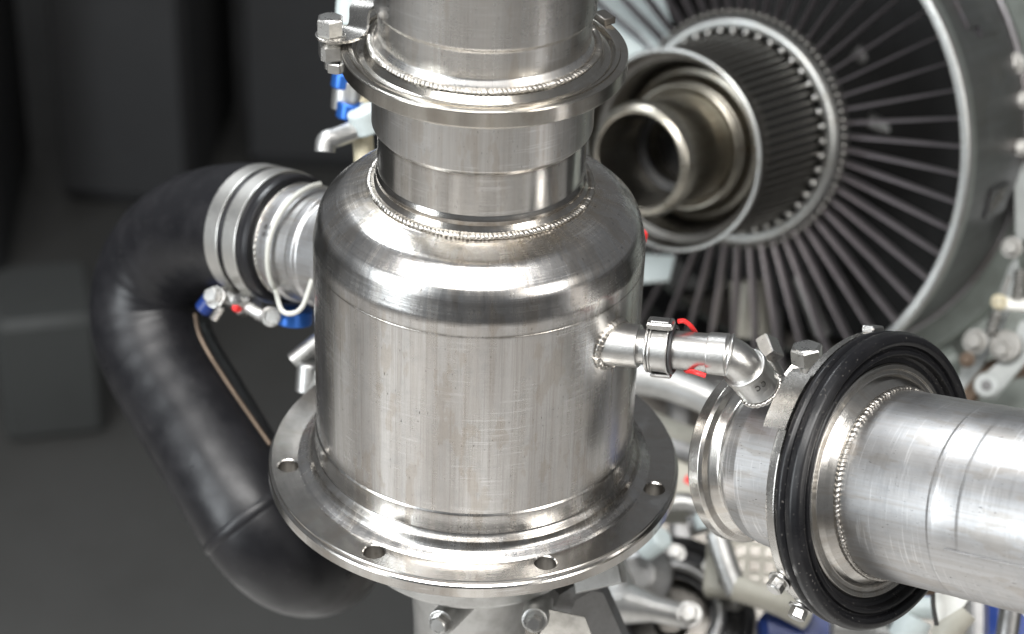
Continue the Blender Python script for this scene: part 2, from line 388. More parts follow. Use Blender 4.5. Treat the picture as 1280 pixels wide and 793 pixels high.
def hexpoly(r, n=6, a0=0.0): return [(r * math.cos(a0 + 2 * PI * i / n), r * math.sin(a0 + 2 * PI * i / n)) for i in range(n)]
def bolt_mb(r, h, washer=True, shank=0.0, n=6, domed=True, a0=0.3):
    mb = MB(); z = 0
    if washer:
        mb.lathe(fil([(0, 0), (r * 1.35, 0, 0), (r * 1.35, h * 0.22, h * 0.06), (0, h * 0.22)], 2), 28); z = h * 0.22
    mb.prism(hexpoly(r, n, a0), z, h, r * 0.10)
    if domed: mb.lathe([(r * 0.80, h - 0.0002), (r * 0.72, h + r * 0.06), (0, h + r * 0.07)], 24)
    if shank: mb.lathe([(0, -shank), (r * 0.5, -shank), (r * 0.5, 0)], 16)
    return mb

# ------------------------------------------------------------------ the setting
def stuct(o, label=None):
    o['kind'] = 'structure'; return o
fl = MB(); fl.box((0, 0, -0.01), (30, 30, 0.02)); fo = stuct(fl.build('floor', 'reflection_tiles')); fo.location = (0, 2, -1.05)
pf = MB(); pf.box((0, 0, 0), (9, 6.0, 0.012), bev=0.003); po = stuct(pf.build('shaded_floor_sheet', 'shaded_floor')); po.location = (0, 3.72, -1.042)  # dark sheet added where the floor behind lies in shade
def cabinet(x, y, w_, d_, h_, mat, rz, label, doors=2):
    t = thing('storage_cabinet', label, 'cabinet', T(x, y, -1.035) @ RZ(rz), 'dark cabinets in the background')
    MB().box((0, 0, h_ / 2), (w_, d_, h_), bev=0.01).build('carcass', mat, t)
    for i in range(doors):
        cx = -w_ / 2 + w_ * (i + 0.5) / doors
        d = MB().box((0, 0, 0), (w_ / doors - 0.012, 0.02, h_ - 0.06), bev=0.004).build('door', mat, t, m=T(cx, -d_ / 2 - 0.011, h_ / 2))
        MB().box((0, 0, 0), (0.02, 0.025, 0.14), bev=0.004).build('handle', 'alu_dark', d, m=T(w_ / doors * 0.36, -0.022, 0.1))
    return t
cabinet(-0.98, 2.05, 0.34, 0.4, 1.1, 'cab_dark', 0.1, 'near-black cabinet blurred at the far left edge')
cabinet(-0.62, 2.30, 0.22, 0.4, 0.95, 'cab_grey', -0.06, 'narrow dark grey cabinet blurred above the black hose bend', 1)
cabinet(-0.22, 2.45, 0.46, 0.4, 1.2, 'cab_dark', 0.0, 'tall black cabinet blurred left of the canister neck')
cabinet(-0.64, 1.50, 0.14, 0.16, 0.20, 'cab_green', 0.25, 'low grey-green box blurred left of the black hose', 0)
# ------------------------------------------------------------------ canister
can = thing('metal_canister', 'polished steel canister with sloped shoulder and wide bolt flange', 'canister', Matrix.Identity(4))
body_prof = fil([(0.050, 0.1893), (0.0600, 0.1893), (0.0650, 0.1868, 0.003), (0.0800, 0.1808, 0.020), (0.0915, 0.1700, 0.016), (0.0953, 0.1530, 0.02), (0.0953, 0.1455), (0.09518, 0.1453), (0.09518, 0.1450), (0.0953, 0.1448), (0.0953, 0.0262), (0.0960, 0.0250, 0.0006), (0.0962, 0.0120, 0.004), (0.0992, 0.0086, 0.002), (0.1008, 0.0040, 0.005),
                 (0.1055, 0.0012, 0.004), (0.1070, 0.0)], 8)
MB().lathe(body_prof, 192).build('body', 'canister', can, 28)
sleeve_prof = fil([(0.0575, 0.2700), (0.0612, 0.2700), (0.0615, 0.2272, 0.0014), (0.0586, 0.2240, 0.0008), (0.0560, 0.2238)], 5)
MB().lathe(sleeve_prof, 160).build('neck_sleeve', 'neck_matte', can, 28)
neck_prof = fil([(0.0583, 0.2260), (0.0583, 0.1990, 0.001), (0.0592, 0.1960, 0.001), (0.0592, 0.1935), (0.0610, 0.1905, 0.002), (0.0612, 0.1880), (0.055, 0.1875)], 5)
MB().lathe(neck_prof, 160).build('neck', 'neck', can, 28)
weld_mesh(0.0624, 0.1890, 0.0016, 160, rip=0.34, flat=1.45, seg_per=5, seed=3).build('weld_bead', 'weld', can, 50)

# flange with its bolt holes
import bmesh
FL_R, FL_T, HOLE_R, BC = 0.1250, 0.0108, 0.0062, 0.1130
def flange_mesh():
    from mathutils.geometry import delaunay_2d_cdt
    hol = [math.radians(-169.8 + i * 51.43) for i in range(7)]
    cen = [(BC * math.cos(a), BC * math.sin(a)) for a in hol]
    mb = MB(); RT_ = 0.1228
    def circ(r, n, cx=0, cy=0): return [(cx + r * math.cos(2 * PI * i / n), cy + r * math.sin(2 * PI * i / n)) for i in range(n)]
    def sheet(z, ri, hr):
        loops = [circ(RT_, 192), circ(ri, 160)] + [circ(hr, 28, *c) for c in cen]
        vs = []; es = []
        for l in loops:
            o = len(vs); vs += [Vector(p) for p in l]; es += [(o + k, o + (k + 1) % len(l)) for k in range(len(l))]
        v, e, f, *_ = delaunay_2d_cdt(vs, es, [], 0, 1e-7)
        keep = []
        for t in f:
            c = (v[t[0]] + v[t[1]] + v[t[2]]) / 3
            if c.length < ri * 0.9995 or c.length > RT_: continue
            if any((c - Vector(q)).length < hr * 0.99 for q in cen): continue
            keep.append(tuple(t))
        mb.add([(p.x, p.y, z) for p in v], keep)
    sheet(0.0, 0.1066, HOLE_R + 0.0006); sheet(-FL_T, 0.080, HOLE_R)
    for c in cen:
        mb.lathe([(HOLE_R + 0.0006, 0), (HOLE_R, -0.0006), (HOLE_R, -FL_T)], 28, T(c[0], c[1], 0))
    mb.lathe([(RT_, 0), (0.1233, -0.0006), (0.1233, -0.0022), (0.1244, -0.0030), (FL_R, -0.0040), (FL_R, -FL_T + 0.0006), (0.1244, -FL_T), (RT_, -FL_T)], 192)
    me = bpy.data.meshes.new('flange'); me.from_pydata(mb.v, [], mb.f)
    bm = bmesh.new(); bm.from_mesh(me); bmesh.ops.remove_doubles(bm, verts=bm.verts, dist=2e-6); bmesh.ops.recalc_face_normals(bm, faces=bm.faces); bm.to_mesh(me); bm.free()
    me.polygons.foreach_set('use_smooth', [True] * len(me.polygons)); me.set_sharp_from_angle(angle=math.radians(22))
    for p in me.polygons:
        c = p.center
        if c.z < -0.0007 and c.z > -FL_T + 0.0005 and math.hypot(c.x, c.y) < 0.1222: p.material_index = 1  # bore walls take the darker slot: shade inside the holes put into colour
    return me
fme = flange_mesh(); fme.materials.append(MT['flange']); fme.materials.append(MT['dark_steel'])
fo_ = bpy.data.objects.new('flange', fme); COL.objects.link(fo_); fo_.parent = can

# side port of the canister and the small tube that leaves it
def ray_cyl(px, py, R):
    d = crel(px, py, 1.0); a = d.x ** 2 + d.y ** 2; b = 2 * (CAM.x * d.x + CAM.y * d.y); c = CAM.x ** 2 + CAM.y ** 2 - R * R
    t = (-b - math.sqrt(max(b * b - 4 * a * c, 0))) / (2 * a); return CAM + d * t
pc = ray_cyl(766, 430, 0.0953)
tdir = Vector((0.955, -0.26, 0.10)).normalized()
PORT = frame(pc, tdir, (0, 0, 1))
MB().lathe(fil([(0.009, 0.0155), (0.0122, 0.0155, 0.0006), (0.0124, -0.03)], 3), 48).build('port_boss', 'tube', can, m=PORT)
def saddle(rb, R, k, n):
    """k-th of n points where a tube of radius rb leaves the round wall of radius R"""
    a = 2 * PI * k / n; p = PORT @ Vector((rb * math.cos(a), rb * math.sin(a), 0)); d = tdir
    A = d.x ** 2 + d.y ** 2; B = 2 * (p.x * d.x + p.y * d.y); Cc = p.x ** 2 + p.y ** 2 - R * R
    return p + d * ((-B + math.sqrt(max(B * B - 4 * A * Cc, 0))) / (2 * A))
nb = 34 * 6
wpath = [saddle(0.0131, 0.0956, k % nb, nb) for k in range(nb + 1)]
wr = [0.0022 * (1.0 - 0.25 * ((k % 6) / 6) ** 1.5 + 0.10 * math.sin(k // 6 * 2.3)) for k in range(nb)]; wr.append(wr[0])
MB().sweep(wpath, wr, 12, caps=False).build('weld_bead', 'weld', can, 60)

# ------------------------------------------------------------------ upper duct and its band clamp
ud = thing('upper_duct', 'steel tube rising out of the canister clamp at the top edge', 'duct', T(0, 0, 0.2690))
MB().lathe(fil([(0.0560, 0.12), (0.0602, 0.12), (0.0602, 0.0290, 0.0012), (0.0580, 0.0265, 0.0012), (0.0578, 0.0110, 0.002), (0.0600, 0.0075, 0.002), (0.060, 0.003), (0.05, 0.003)], 5), 160).build('tube', 'upper', ud, 28)
MB().lathe(fil([(0.057, 0.0045), (0.0625, 0.0040), (0.0655, 0.0005, 0.002), (0.0690, -0.0005, 0.002), (0.0715, 0.0032, 0.001), (0.0738, 0.0034), (0.0738, -0.004), (0.057, -0.004)], 4), 160).build('flange_ring', 'clampring', ud, 28)
weld_mesh(0.0619, 0.0062, 0.0016, 165, rip=0.34, flat=1.45, seg_per=5, seed=5).build('weld_bead', 'weld', ud, 50)

vb = thing('band_clamp', 'steel band clamp with hex bolt round the canister neck joint', 'clamp', T(0, 0, 0.2660))
MB().lathe(fil([(0.0736, 0.0052), (0.0742, 0.0058, 0.0003), (0.0778, 0.0058, 0.0005), (0.0783, 0.0050, 0.0005), (0.0783, -0.0034, 0.0008), (0.0770, -0.0045), (0.0735, -0.0045)], 3), 192, closed=True).build('band', 'clampring', vb, 28)
# latch at upper left: bolt, saddle strap and trunnion block
la = math.radians(186)
LA = RZ(la)
ob = MB()
# strap: from the bolt washer rises over the band to the back
st = [(0.0895, -0.002, 0.0112), (0.0860, 0.006, 0.0112), (0.0800, 0.0000, 0.0114)]
strap = MB()
def ribbon(mb, pts, wdir, width, th):
    pts = [Vector(p) for p in pts]; n = len(pts); vs = []; fs = []
    for i in range(n):
        t = (pts[min(i + 1, n - 1)] - pts[max(i - 1, 0)]).normalized(); wv = (Vector(wdir) - t * Vector(wdir).dot(t)).normalized(); nn = t.cross(wv)
        ww = width[i] if isinstance(width, list) else width
        for a, b in ((-1, -1), (1, -1), (1, 1), (-1, 1)): vs.append(pts[i] + wv * (ww / 2 * a) + nn * (th / 2 * b))
    for i in range(n - 1):
        for k in range(4): fs.append((i * 4 + k, i * 4 + (k + 1) % 4, i * 4 + 4 + (k + 1) % 4, i * 4 + 4 + k))
    fs.append((3, 2, 1, 0)); fs.append(tuple((n - 1) * 4 + k for k in range(4)))
    return mb.add(vs, fs)
def bez(p, n=10):
    p = [Vector(q) for q in p]; out = []
    for i in range(len(p) - 1):
        a, b, c, d = p[max(i - 1, 0)], p[i], p[i + 1], p[min(i + 2, len(p) - 1)]
        for k in range(n):
            t = k / n; out.append(0.5 * ((2 * b) + (c - a) * t + (2 * a - 5 * b + 4 * c - d) * t * t + (3 * b - a - 3 * c + d) * t ** 3))
    out.append(p[-1]); return out
def onz(px, py, z):
    d = crel(px, py, 1.0); return CAM + d * ((z - CAM.z) / d.z)
bolt_pos = onz(413, 46, 0.266 + 0.0088)
bl = vb.matrix_world.inverted() @ bolt_pos
zb = 0.0088
ribbon(MB(), bez([(bl.x - 0.004, bl.y - 0.002, zb), (bl.x + 0.008, bl.y + 0.002, zb), (bl.x + 0.014, bl.y + 0.008, zb + 0.002), (bl.x + 0.0155, bl.y + 0.014, zb + 0.0105), (bl.x + 0.020, bl.y + 0.022, zb + 0.0135), (bl.x + 0.028, bl.y + 0.034, zb + 0.0135)]), (0.62, -0.78, 0), 0.0155, 0.0016).build('strap', 'strap', vb, 40)
MB().lathe(fil([(0, 0), (0.0082, 0, 0), (0.0084, 0.0016, 0.0004), (0, 0.0016)], 2), 32).build('washer', 'strap', vb, m=T(bl.x, bl.y, zb))
bolt_mb(0.0076, 0.0098, False, 0.02, a0=0.55).build('hex_bolt', 'bolt', vb, 30, m=T(bl.x, bl.y, zb + 0.0016))
MB().box((0, 0, 0), (0.0150, 0.0125, 0.0120), bev=0.0022).build('trunnion_block', 'bolt', vb, 30, m=T(bl.x + 0.0015, bl.y, zb - 0.0080) @ RZ(0.25))
bolt_mb(0.0064, 0.0060, False, a0=0.2).build('nut', 'bolt', vb, 30, m=T(bl.x + 0.003, bl.y, zb - 0.0140) @ RX(PI))
# end clip at the back right
ca = math.radians(31)
MB().box((0, 0, 0), (0.0075, 0.012, 0.0042), bev=0.0005).build('end_clip', 'dark_steel', vb, m=RZ(ca) @ T(0.0768, 0, 0.0076))

# ------------------------------------------------------------------ bleed tube with elbow and its coupling clamp
bt = thing('bleed_tube', 'thin steel tube with elbow linking canister port to the duct', 'tube', PORT)
Wp = lambda v: PORT.inverted() @ v
e0 = Vector((0, 0, 0.058)); 
hub_in = Wp(P(962, 499, 1.216))
MB().sweep([(0, 0, 0.009), (0, 0, 0.030)], 0.0098, 40).build('tube', 'tube', bt)
MB().sweep([(0, 0, 0.0300), (0, 0, 0.0560)], 0.0108, 40).build('sleeve', 'tube', bt)
# elbow: socket, bend, ridge
ex = Vector((0, 0, 0.0690)); dn = (hub_in - ex).normalized()
MB().lathe(fil([(0.0109, 0), (0.0118, 0.0004, 0.0004), (0.0119, 0.0105, 0.001), (0.0108, 0.0118)], 3), 40).build('elbow_socket', 'tube', bt, m=T(0, 0, 0.0545))
A_, B_ = ex - Vector((0, 0, 0.0065)), ex + dn * 0.0135
pth = [A_ * (1 - t) ** 2 + ex * (2 * t * (1 - t)) + B_ * t * t for t in [k / 20 for k in range(21)]]
MB().sweep(pth, 0.0107, 36).build('elbow', 'tube', bt)
bead = MB(); c_ = Vector((0, 0, 0.0662)); fr = frame(c_, Vector((0, 0, 1)) + dn * 0.25)
MB().lathe([(0.0102 + 0.0018 * math.cos(q * PI / 6), 0.0014 * math.sin(q * PI / 6)) for q in range(12)], 40, closed=True).build('elbow_ridge', 'tube', bt, m=fr)
fr = frame(ex + dn * 0.0115, dn)
MB().lathe(fil([(0.0095, 0), (0.0128, 0.0, 0.0008), (0.0130, 0.0028, 0.0008), (0.0122, 0.0034), (0.0124, 0.0135, 0.0006), (0.0118, 0.0142), (0.0118, 0.0195, 0.0006), (0.009, 0.0195)], 3), 44).build('socket', 'tube', bt, m=fr)
weld_mesh(0.0115, 0.0215, 0.0016, 26, rip=0.35, seed=2).build('weld_bead', 'weld', bt, 50, m=fr)
# engraved mark on the socket, on the side facing the room
vloc = fr.to_3x3().inverted() @ (PORT.to_3x3().inverted() @ BK); va = math.atan2(vloc.y, vloc.x)
for da, zz in ((-0.10, 0.0075), (0.22, 0.0075)):
    arc = [(0.01245 * math.cos(va + da + 0.11 * math.cos(t)), 0.01245 * math.sin(va + da + 0.11 * math.cos(t)), zz + 0.0017 * math.sin(t)) for t in [0.7 + 0.45 * j for j in range(11)]]
    MB().sweep(arc, 0.00035, 6).build('engraved_mark', 'ink', bt, m=fr)
ck = thing('tube_clamp', 'round latch clamp coupling the thin steel tube beside the canister', 'clamp', PORT @ T(0, 0, 0.0280))
MB().lathe(fil([(0.0105, -0.0055), (0.0142, -0.0055, 0.0006), (0.0142, -0.0046), (0.0130, -0.0042), (0.0132, 0.0042), (0.0142, 0.0046), (0.0142, 0.0055, 0.0006), (0.0105, 0.0055)], 3), 48).build('band', 'tube', ck)
for zz in (-0.0068, 0.0068):
    MB().lathe([(0.0128 + 0.0012 * math.cos(q * PI / 5), zz + 0.0011 * math.sin(q * PI / 5)) for q in range(10)], 48, closed=True).build('wire_ring', 'black' if zz > 0 else 'bolt', ck)
MB().box((0.0160, 0, 0), (0.0042, 0.0085, 0.0150), bev=0.0008).build('latch', 'bolt', ck)
MB().box((0.0183, 0.0, 0.0), (0.0012, 0.0055, 0.0105), bev=0.0004).build('latch_tab', 'alu_dark', ck)
MB().box((-0.0150, 0.002, 0), (0.0022, 0.0075, 0.0120), bev=0.0006).build('hinge', 'bolt', ck)
rw = MB().sweep(bez([P(848, 402, 1.19), P(856, 402, 1.192), P(866, 411, 1.198), P(872, 425, 1.215), P(868, 445, 1.222), P(857, 462, 1.205), P(867, 465, 1.186), P(882, 470, 1.182)], 6), 0.0014, 10)
tag(rw.build('red_tie', 'red'), 'red plastic tie threaded behind the tube clamp', 'tie')
rd = MB().sweep(bez([P(800, 287, 1.36), P(806, 293, 1.355), P(804, 302, 1.36)], 5), 0.0018, 10)
tag(rd.build('red_tie', 'red'), 'tiny red tie end peeping past the canister shoulder', 'tie')

# ------------------------------------------------------------------ right-hand duct, rubber seal and its clamp
DA = cdir(0.705, -0.118, 0.700)
D0 = P(936, 567, 1.27)
DUCT = frame(D0, DA, UP)          # local z along the duct towards the viewer, s = 0 at the small rim
dk = thing('flanged_duct', 'thick grey aluminium duct with welded collar leaving at the right edge', 'duct', DUCT)
MB().lathe(fil([(0.046, -0.0035), (0.0508, -0.0035, 0.0008), (0.0522, -0.0020, 0.0005), (0.0522, 0.0050, 0.0008), (0.0508, 0.0068, 0.0006), (0.0475, 0.0088, 0.002), (0.0452, 0.0140, 0.003), (0.0452, 0.0170, 0.002)], 4), 144).build('end_rim', 'hub', dk, 28)
MB().lathe(fil([(0.044, 0.0168), (0.0460, 0.0168), (0.0485, 0.0205, 0.003), (0.0505, 0.0300, 0.004), (0.0505, 0.0800)], 5), 144).build('hub', 'duct', dk, 28)
MB().lathe([(0.0440, -0.003), (0.0440, 0.09)], 64).build('bore', 'alu_dark', dk)
PL = 0.0960
MB().lathe(fil([(0.045, PL - 0.016), (0.0660, PL - 0.016), (0.0666, PL - 0.0010, 0.0006), (0.0655, PL, 0.0004), (0.0632, PL, 0.0003), (0.0625, PL - 0.0010, 0.0004), (0.0602, PL - 0.0008, 0.0006), (0.0580, PL + 0.0022, 0.002), (0.0545, PL + 0.0060, 0.003), (0.0520, PL + 0.0075)], 4), 160).build('collar', 'hub', dk, 28)
weld_mesh(0.0534, PL + 0.0076, 0.0021, 124, rip=0.34, seg_per=5, flat=0.75, seed=11).build('weld_bead', 'weld', dk, 55)
MB().lathe(fil([(0.052, PL), (0.0528, PL + 0.006), (0.0528, PL + 0.0640, 0.002), (0.0531, PL + 0.0655, 0.001), (0.0531, PL + 0.0680, 0.001), (0.0529, PL + 0.0700), (0.0529, PL + 0.082, 0.001), (0.0531, PL + 0.084, 0.001), (0.0531, PL + 0.2)], 4), 160).build('pipe', 'duct', dk, 28)
MB().box((0, 0, 0), (0.0012, 0.0018, 0.12), bev=0.0005).build('pipe_seam', 'duct', dk, m=RZ(math.radians(112)) @ T(0.0534, 0, PL + 0.135))

SZ = 0.0925
seal = thing('rubber_seal', 'black ribbed rubber ring seal round the aluminium duct', 'seal', DUCT)
sp = [(0.0668, SZ - 0.0085), (0.0805, SZ - 0.0085, 0.001), (0.0832, SZ - 0.0070, 0.002), (0.0838, SZ - 0.0040, 0.002), (0.0822, SZ - 0.0022, 0.0005), (0.0810, SZ - 0.0014), (0.0835, SZ - 0.0004, 0.001), (0.0844, SZ + 0.0035, 0.003), (0.0826, SZ + 0.0078, 0.003), (0.0790, SZ + 0.0092, 0.002), (0.0768, SZ + 0.0078, 0.001), (0.0758, SZ + 0.0055), (0.0748, SZ + 0.0055),
      (0.0738, SZ + 0.0072, 0.0008), (0.0715, SZ + 0.0075, 0.001), (0.0705, SZ + 0.0035, 0.001), (0.0690, SZ + 0.0020), (0.0668, SZ + 0.0020)]
MB().lathe(fil(sp, 5), 176).build('ring', 'rubber', seal, 40)
dc = thing('duct_clamp', 'steel band clamp with hex bolts behind the black rubber seal', 'clamp', DUCT)
CZ = 0.0800
MB().lathe(fil([(0.0505, CZ - 0.0035), (0.0790, CZ - 0.0035, 0.001), (0.0812, CZ - 0.0028, 0.001), (0.0816, CZ + 0.0030, 0.0006), (0.0800, CZ + 0.0038), (0.0505, CZ + 0.0038)], 3), 176, closed=True).build('band', 'strap', dc, 28)
# worm teeth along the band edge
teeth = MB()
for i in range(120):
    a = math.radians(-8 + i * 0.72); teeth.box((0, 0, 0), (0.0012, 0.0009, 0.0042), m=RZ(a) @ T(0.0819, 0, CZ + 0.0018))
tt = teeth.build('teeth', 'strap', dc); tt['kind'] = 'stuff'

def at(a_deg, r, z): return RZ(math.radians(a_deg)) @ T(r, 0, z)
DI = DUCT.inverted()
def in_frame(fr_inv, pos, axis, xh=(1, 0, 0)): return fr_inv @ frame(pos, axis, xh)
# lug plate, bolts and nuts of the duct clamp
ribbon(MB(), [Vector((0.0832 * math.cos(math.radians(a)), 0.0832 * math.sin(math.radians(a)), CZ - 0.0035)) for a in range(45, 70, 3)], (0, 0, 1), 0.0150, 0.0016).build('lug', 'strap', dc, 40)
ribbon(MB(), [P(984, 470, 1.215), P(992, 463, 1.214), P(1014, 463, 1.213), P(1024, 452, 1.2125)], cdir(0.2, 0.45, 0.85), 0.012, 0.0022).build('bolt_shelf', 'strap', dc, 40, m=DI)
bolt_mb(0.0092, 0.0098, False, 0.012, a0=0.25).build('hex_bolt', 'bolt', dc, 30, m=in_frame(DI, P(1009, 453, 1.198), cdir(-0.12, 0.86, 0.42), RT))
bolt_mb(0.0090, 0.0085, False, 0.012, n=4, a0=0.5, domed=False).build('square_nut', 'bolt', dc, 30, m=in_frame(DI, P(955, 440, 1.250), cdir(0.72, 0.50, 0.45), UP))
MB().sweep([P(957, 442, 1.252), P(978, 478, 1.262)], 0.004, 14).build('bolt_shank', 'bolt', dc, m=DI)
MB().box((0, 0, 0), (0.0040, 0.0110, 0.0080), bev=0.0008).build('band_tab', 'bolt', dc, m=at(2, 0.0836, CZ + 0.001))
for a in (132, 151):
    bolt_mb(0.0050, 0.0075, True, a0=0.4).build('band_bolt', 'bolt', dc, 30, m=at(a, 0.0815, CZ - 0.003) @ RY(PI / 2))

# ------------------------------------------------------------------ black hose, its elbow pipe and clamps
hose = thing('black_hose', 'thick black rubber hose bending down to the left', 'hose', T(*P(190, 385, 1.53)))
HI = hose.matrix_world.inverted()
HA = cdir(0.74, -0.20, 0.62)                     # pipe axis at the hose mouth
mouth = P(368, 300, 1.415)
pts = [mouth, mouth - HA * 0.024, mouth - HA * 0.048, P(252, 288, 1.49), P(203, 325, 1.525), P(183, 388, 1.535), P(199, 448, 1.525), P(236, 507, 1.51), P(290, 600, 1.485), P(330, 662, 1.475), P(366, 694, 1.49), P(398, 700, 1.53), P(412, 690, 1.59), P(418, 672, 1.66)]
hp = bez(pts, 12); HR = 0.0430
for _ in range(60):                        # even out the bend
    hp = hp[:26] + [hp[i] * 0.5 + (hp[i - 1] + hp[i + 1]) * 0.25 for i in range(26, len(hp) - 1)] + hp[-1:]
n_h = len(hp); rad = []
for i in range(n_h):
    r = HR + 0.00012 * math.sin(i * 1.3)
    if i < 2: r = HR - 0.0008
    r *= 1 - 0.045 * min(1, max(0, (i - 50) / 25))
    rad.append(r)
hm = MB(); hm.sweep(hp, rad, 72, caps=False); hm.sweep(hp[:4], HR - 0.005, 72, caps=False)
hm.build('hose_wall', 'hose', hose, 60, m=HI)
MF = frame(mouth, HA, UP)
MB().lathe(fil([(HR - 0.0052, -0.006), (HR - 0.0050, 0.0004, 0.0006), (HR - 0.0008, 0.0004, 0.0010), (HR - 0.0002, -0.004)], 3), 72).build('mouth_lip', 'hose', hose, m=HI @ MF)
# lower cuff and moulded ridges
k0 = min(range(n_h), key=lambda i: (hp[i] - P(318, 648, 1.475)).length)
MB().sweep(hp[k0 - 1:k0 + 2], [HR * 0.955, HR * 0.955 + 0.0018, HR * 0.955], 64, caps=False).build('cuff_ridge', 'hose', hose, 60, m=HI)
MB().sweep(hp[k0 + 1:], HR * 0.955 + 0.0005, 64, caps=False).build('cuff', 'hose', hose, 60, m=HI)

ep = thing('elbow_pipe', 'blurred aluminium pipe between the black hose and the canister', 'pipe', MF)
MB().lathe(fil([(0.0340, -0.03), (0.0376, -0.03), (0.0376, 0.0080, 0.001), (0.0392, 0.0100, 0.001), (0.0392, 0.0150, 0.001), (0.0372, 0.0170, 0.001), (0.0368, 0.0300, 0.002), (0.0385, 0.0330, 0.001), (0.0385, 0.0375, 0.001), (0.0368, 0.0400, 0.002), (0.0360, 0.13)], 4), 112).build('pipe_wall', 'duct', ep, 30)
weld_mesh(0.0374, 0.0030, 0.0014, 70, rip=0.3, seed=21).build('weld_bead', 'weld', ep, 50)
for k in range(4):
    a = math.radians(76 + (k % 2) * 7); z = 0.0115 + (k // 2) * 0.0048
    MB().lathe([(0.0010 + 0.0005 * math.cos(q * PI / 4), 0.0003 * math.sin(q * PI / 4)) for q in range(8)], 16, closed=True).build('stamp_mark', 'ink', ep, m=RZ(a) @ T(0.0393, 0, z) @ RY(PI / 2))

def hose_clamp(off, label):
    t = thing('hose_clamp', label, 'clamp', frame(mouth - HA * off, HA, UP), 'worm-drive clamps at the hose mouth')
    MB().lathe(fil([(HR + 0.0002, -0.0062), (HR + 0.0016, -0.0062, 0.0004), (HR + 0.0016, 0.0062, 0.0004), (HR + 0.0002, 0.0062)], 2), 96).build('band', 'bandmetal', t, 28)
    a = 158
    MB().box((0, 0, 0), (0.0090, 0.0170, 0.0130), bev=0.0025).build('screw_housing', 'bolt', t, m=at(a, HR + 0.0055, 0))
    MB().lathe(fil([(0, -0.011), (0.0036, -0.011), (0.0036, 0.011), (0, 0.011)], 2), 20).build('screw', 'bolt', t, m=at(a, HR + 0.0085, 0) @ RX(PI / 2))
    bolt_mb(0.0048, 0.0060, False, a0=0.1).build('screw_head', 'bolt', t, m=at(a, HR + 0.0085, 0) @ T(0, 0.011, 0) @ RX(-PI / 2))
    return t
hose_clamp(0.0150, 'worm-drive hose clamp nearest the open mouth of the black hose')
hose_clamp(0.0325, 'worm-drive hose clamp farther back on the black hose')
wpts = [MF @ Vector((0.0412 * math.cos(math.radians(a)), 0.0412 * math.sin(math.radians(a)), 0.024 - 0.00005 * a)) for a in range(10, 150, 10)]
wl = MB().sweep(bez(wpts + [P(352, 388, 1.362), P(366, 392, 1.358), P(379, 382, 1.358), P(390, 350, 1.36), P(400, 320, 1.37)], 5), 0.0017, 12)
tag(wl.build('wire_loop', 'cable_grey'), 'pale insulated wire looping under the aluminium pipe', 'wire')
# fittings under the hose mouth
ft = thing('drain_fitting', 'small steel drain fitting with blue nut under the hose mouth', 'fitting', T(*P(365, 395, 1.42)))
FI = ft.matrix_world.inverted()
MB().lathe(fil([(0.005, 0), (0.0125, 0, 0.001), (0.0125, 0.010, 0.001), (0.005, 0.010)], 3), 28).build('blue_nut', 'blue', ft, m=FI @ frame(P(367, 404, 1.43), cdir(0.1, 1, 0.3)))
MB().sweep(bez([P(285, 372, 1.42), P(305, 380, 1.415), P(325, 392, 1.41), P(340, 398, 1.41)], 6), 0.0046, 14).build('spout', 'alu', ft, m=FI)
bolt_mb(0.0055, 0.008, True).build('bolt', 'bolt', ft, m=FI @ frame(P(270, 372, 1.415), cdir(-0.4, 0.2, 0.9)))
bolt_mb(0.0050, 0.008, True).build('bolt', 'bolt', ft, m=FI @ frame(P(338, 396, 1.405), cdir(0.3, -0.1, 0.9)))
MB().sweep([P(294, 384, 1.41), P(299, 386, 1.408)], 0.0030, 10).build('red_plug', 'red', ft, m=FI)
MB().sweep([P(276, 384, 1.41), P(266, 400, 1.41)], 0.0030, 10).build('lever', 'strap', ft, m=FI)
bn = MB().lathe(fil([(0.003, 0), (0.0065, 0, 0.001), (0.0065, 0.011, 0.001), (0.003, 0.011)], 3), 24)
ob_ = bn.build('union_nut', 'navy'); ob_.matrix_world = frame(P(254, 388, 1.46), cdir(0.5, 0.6, 0.3)); tag(ob_, 'dark blue union nut in the crook of the black hose', 'nut')
rod = MB().sweep(bez([P(244, 392, 1.49), P(252, 425, 1.49), P(284, 478, 1.48), P(338, 556, 1.46)], 8), 0.0016, 12)  # strand added to draw the lit inner edge of the hose
tag(rod.build('hose_edge_glint', 'brown'), 'thin dull brown strand added for the lit inner edge of the hose', 'pipe')
# lever and clip behind the canister at left
lv = thing('side_valve', 'small steel valve lever behind the left side of the canister', 'valve', T(*P(386, 450, 1.42)))
LI = lv.matrix_world.inverted()
MB().sweep([P(366, 452, 1.42), P(400, 425, 1.42)], 0.0060, 18).build('lever', 'alu', lv, m=LI)
MB().lathe(fil([(0, 0), (0.008, 0, 0.001), (0.008, 0.02, 0.002), (0, 0.02)], 3), 24).build('stem', 'alu', lv, m=LI @ frame(P(384, 490, 1.42), cdir(0.1, 1, 0.2)))
MB().lathe([(0.0075 + 0.0018 * math.cos(q * PI / 5), 0.0018 * math.sin(q * PI / 5)) for q in range(10)], 24, closed=True).build('ring', 'bolt', lv, m=LI @ frame(P(385, 472, 1.415), cdir(-0.5, 0.2, 0.8)))
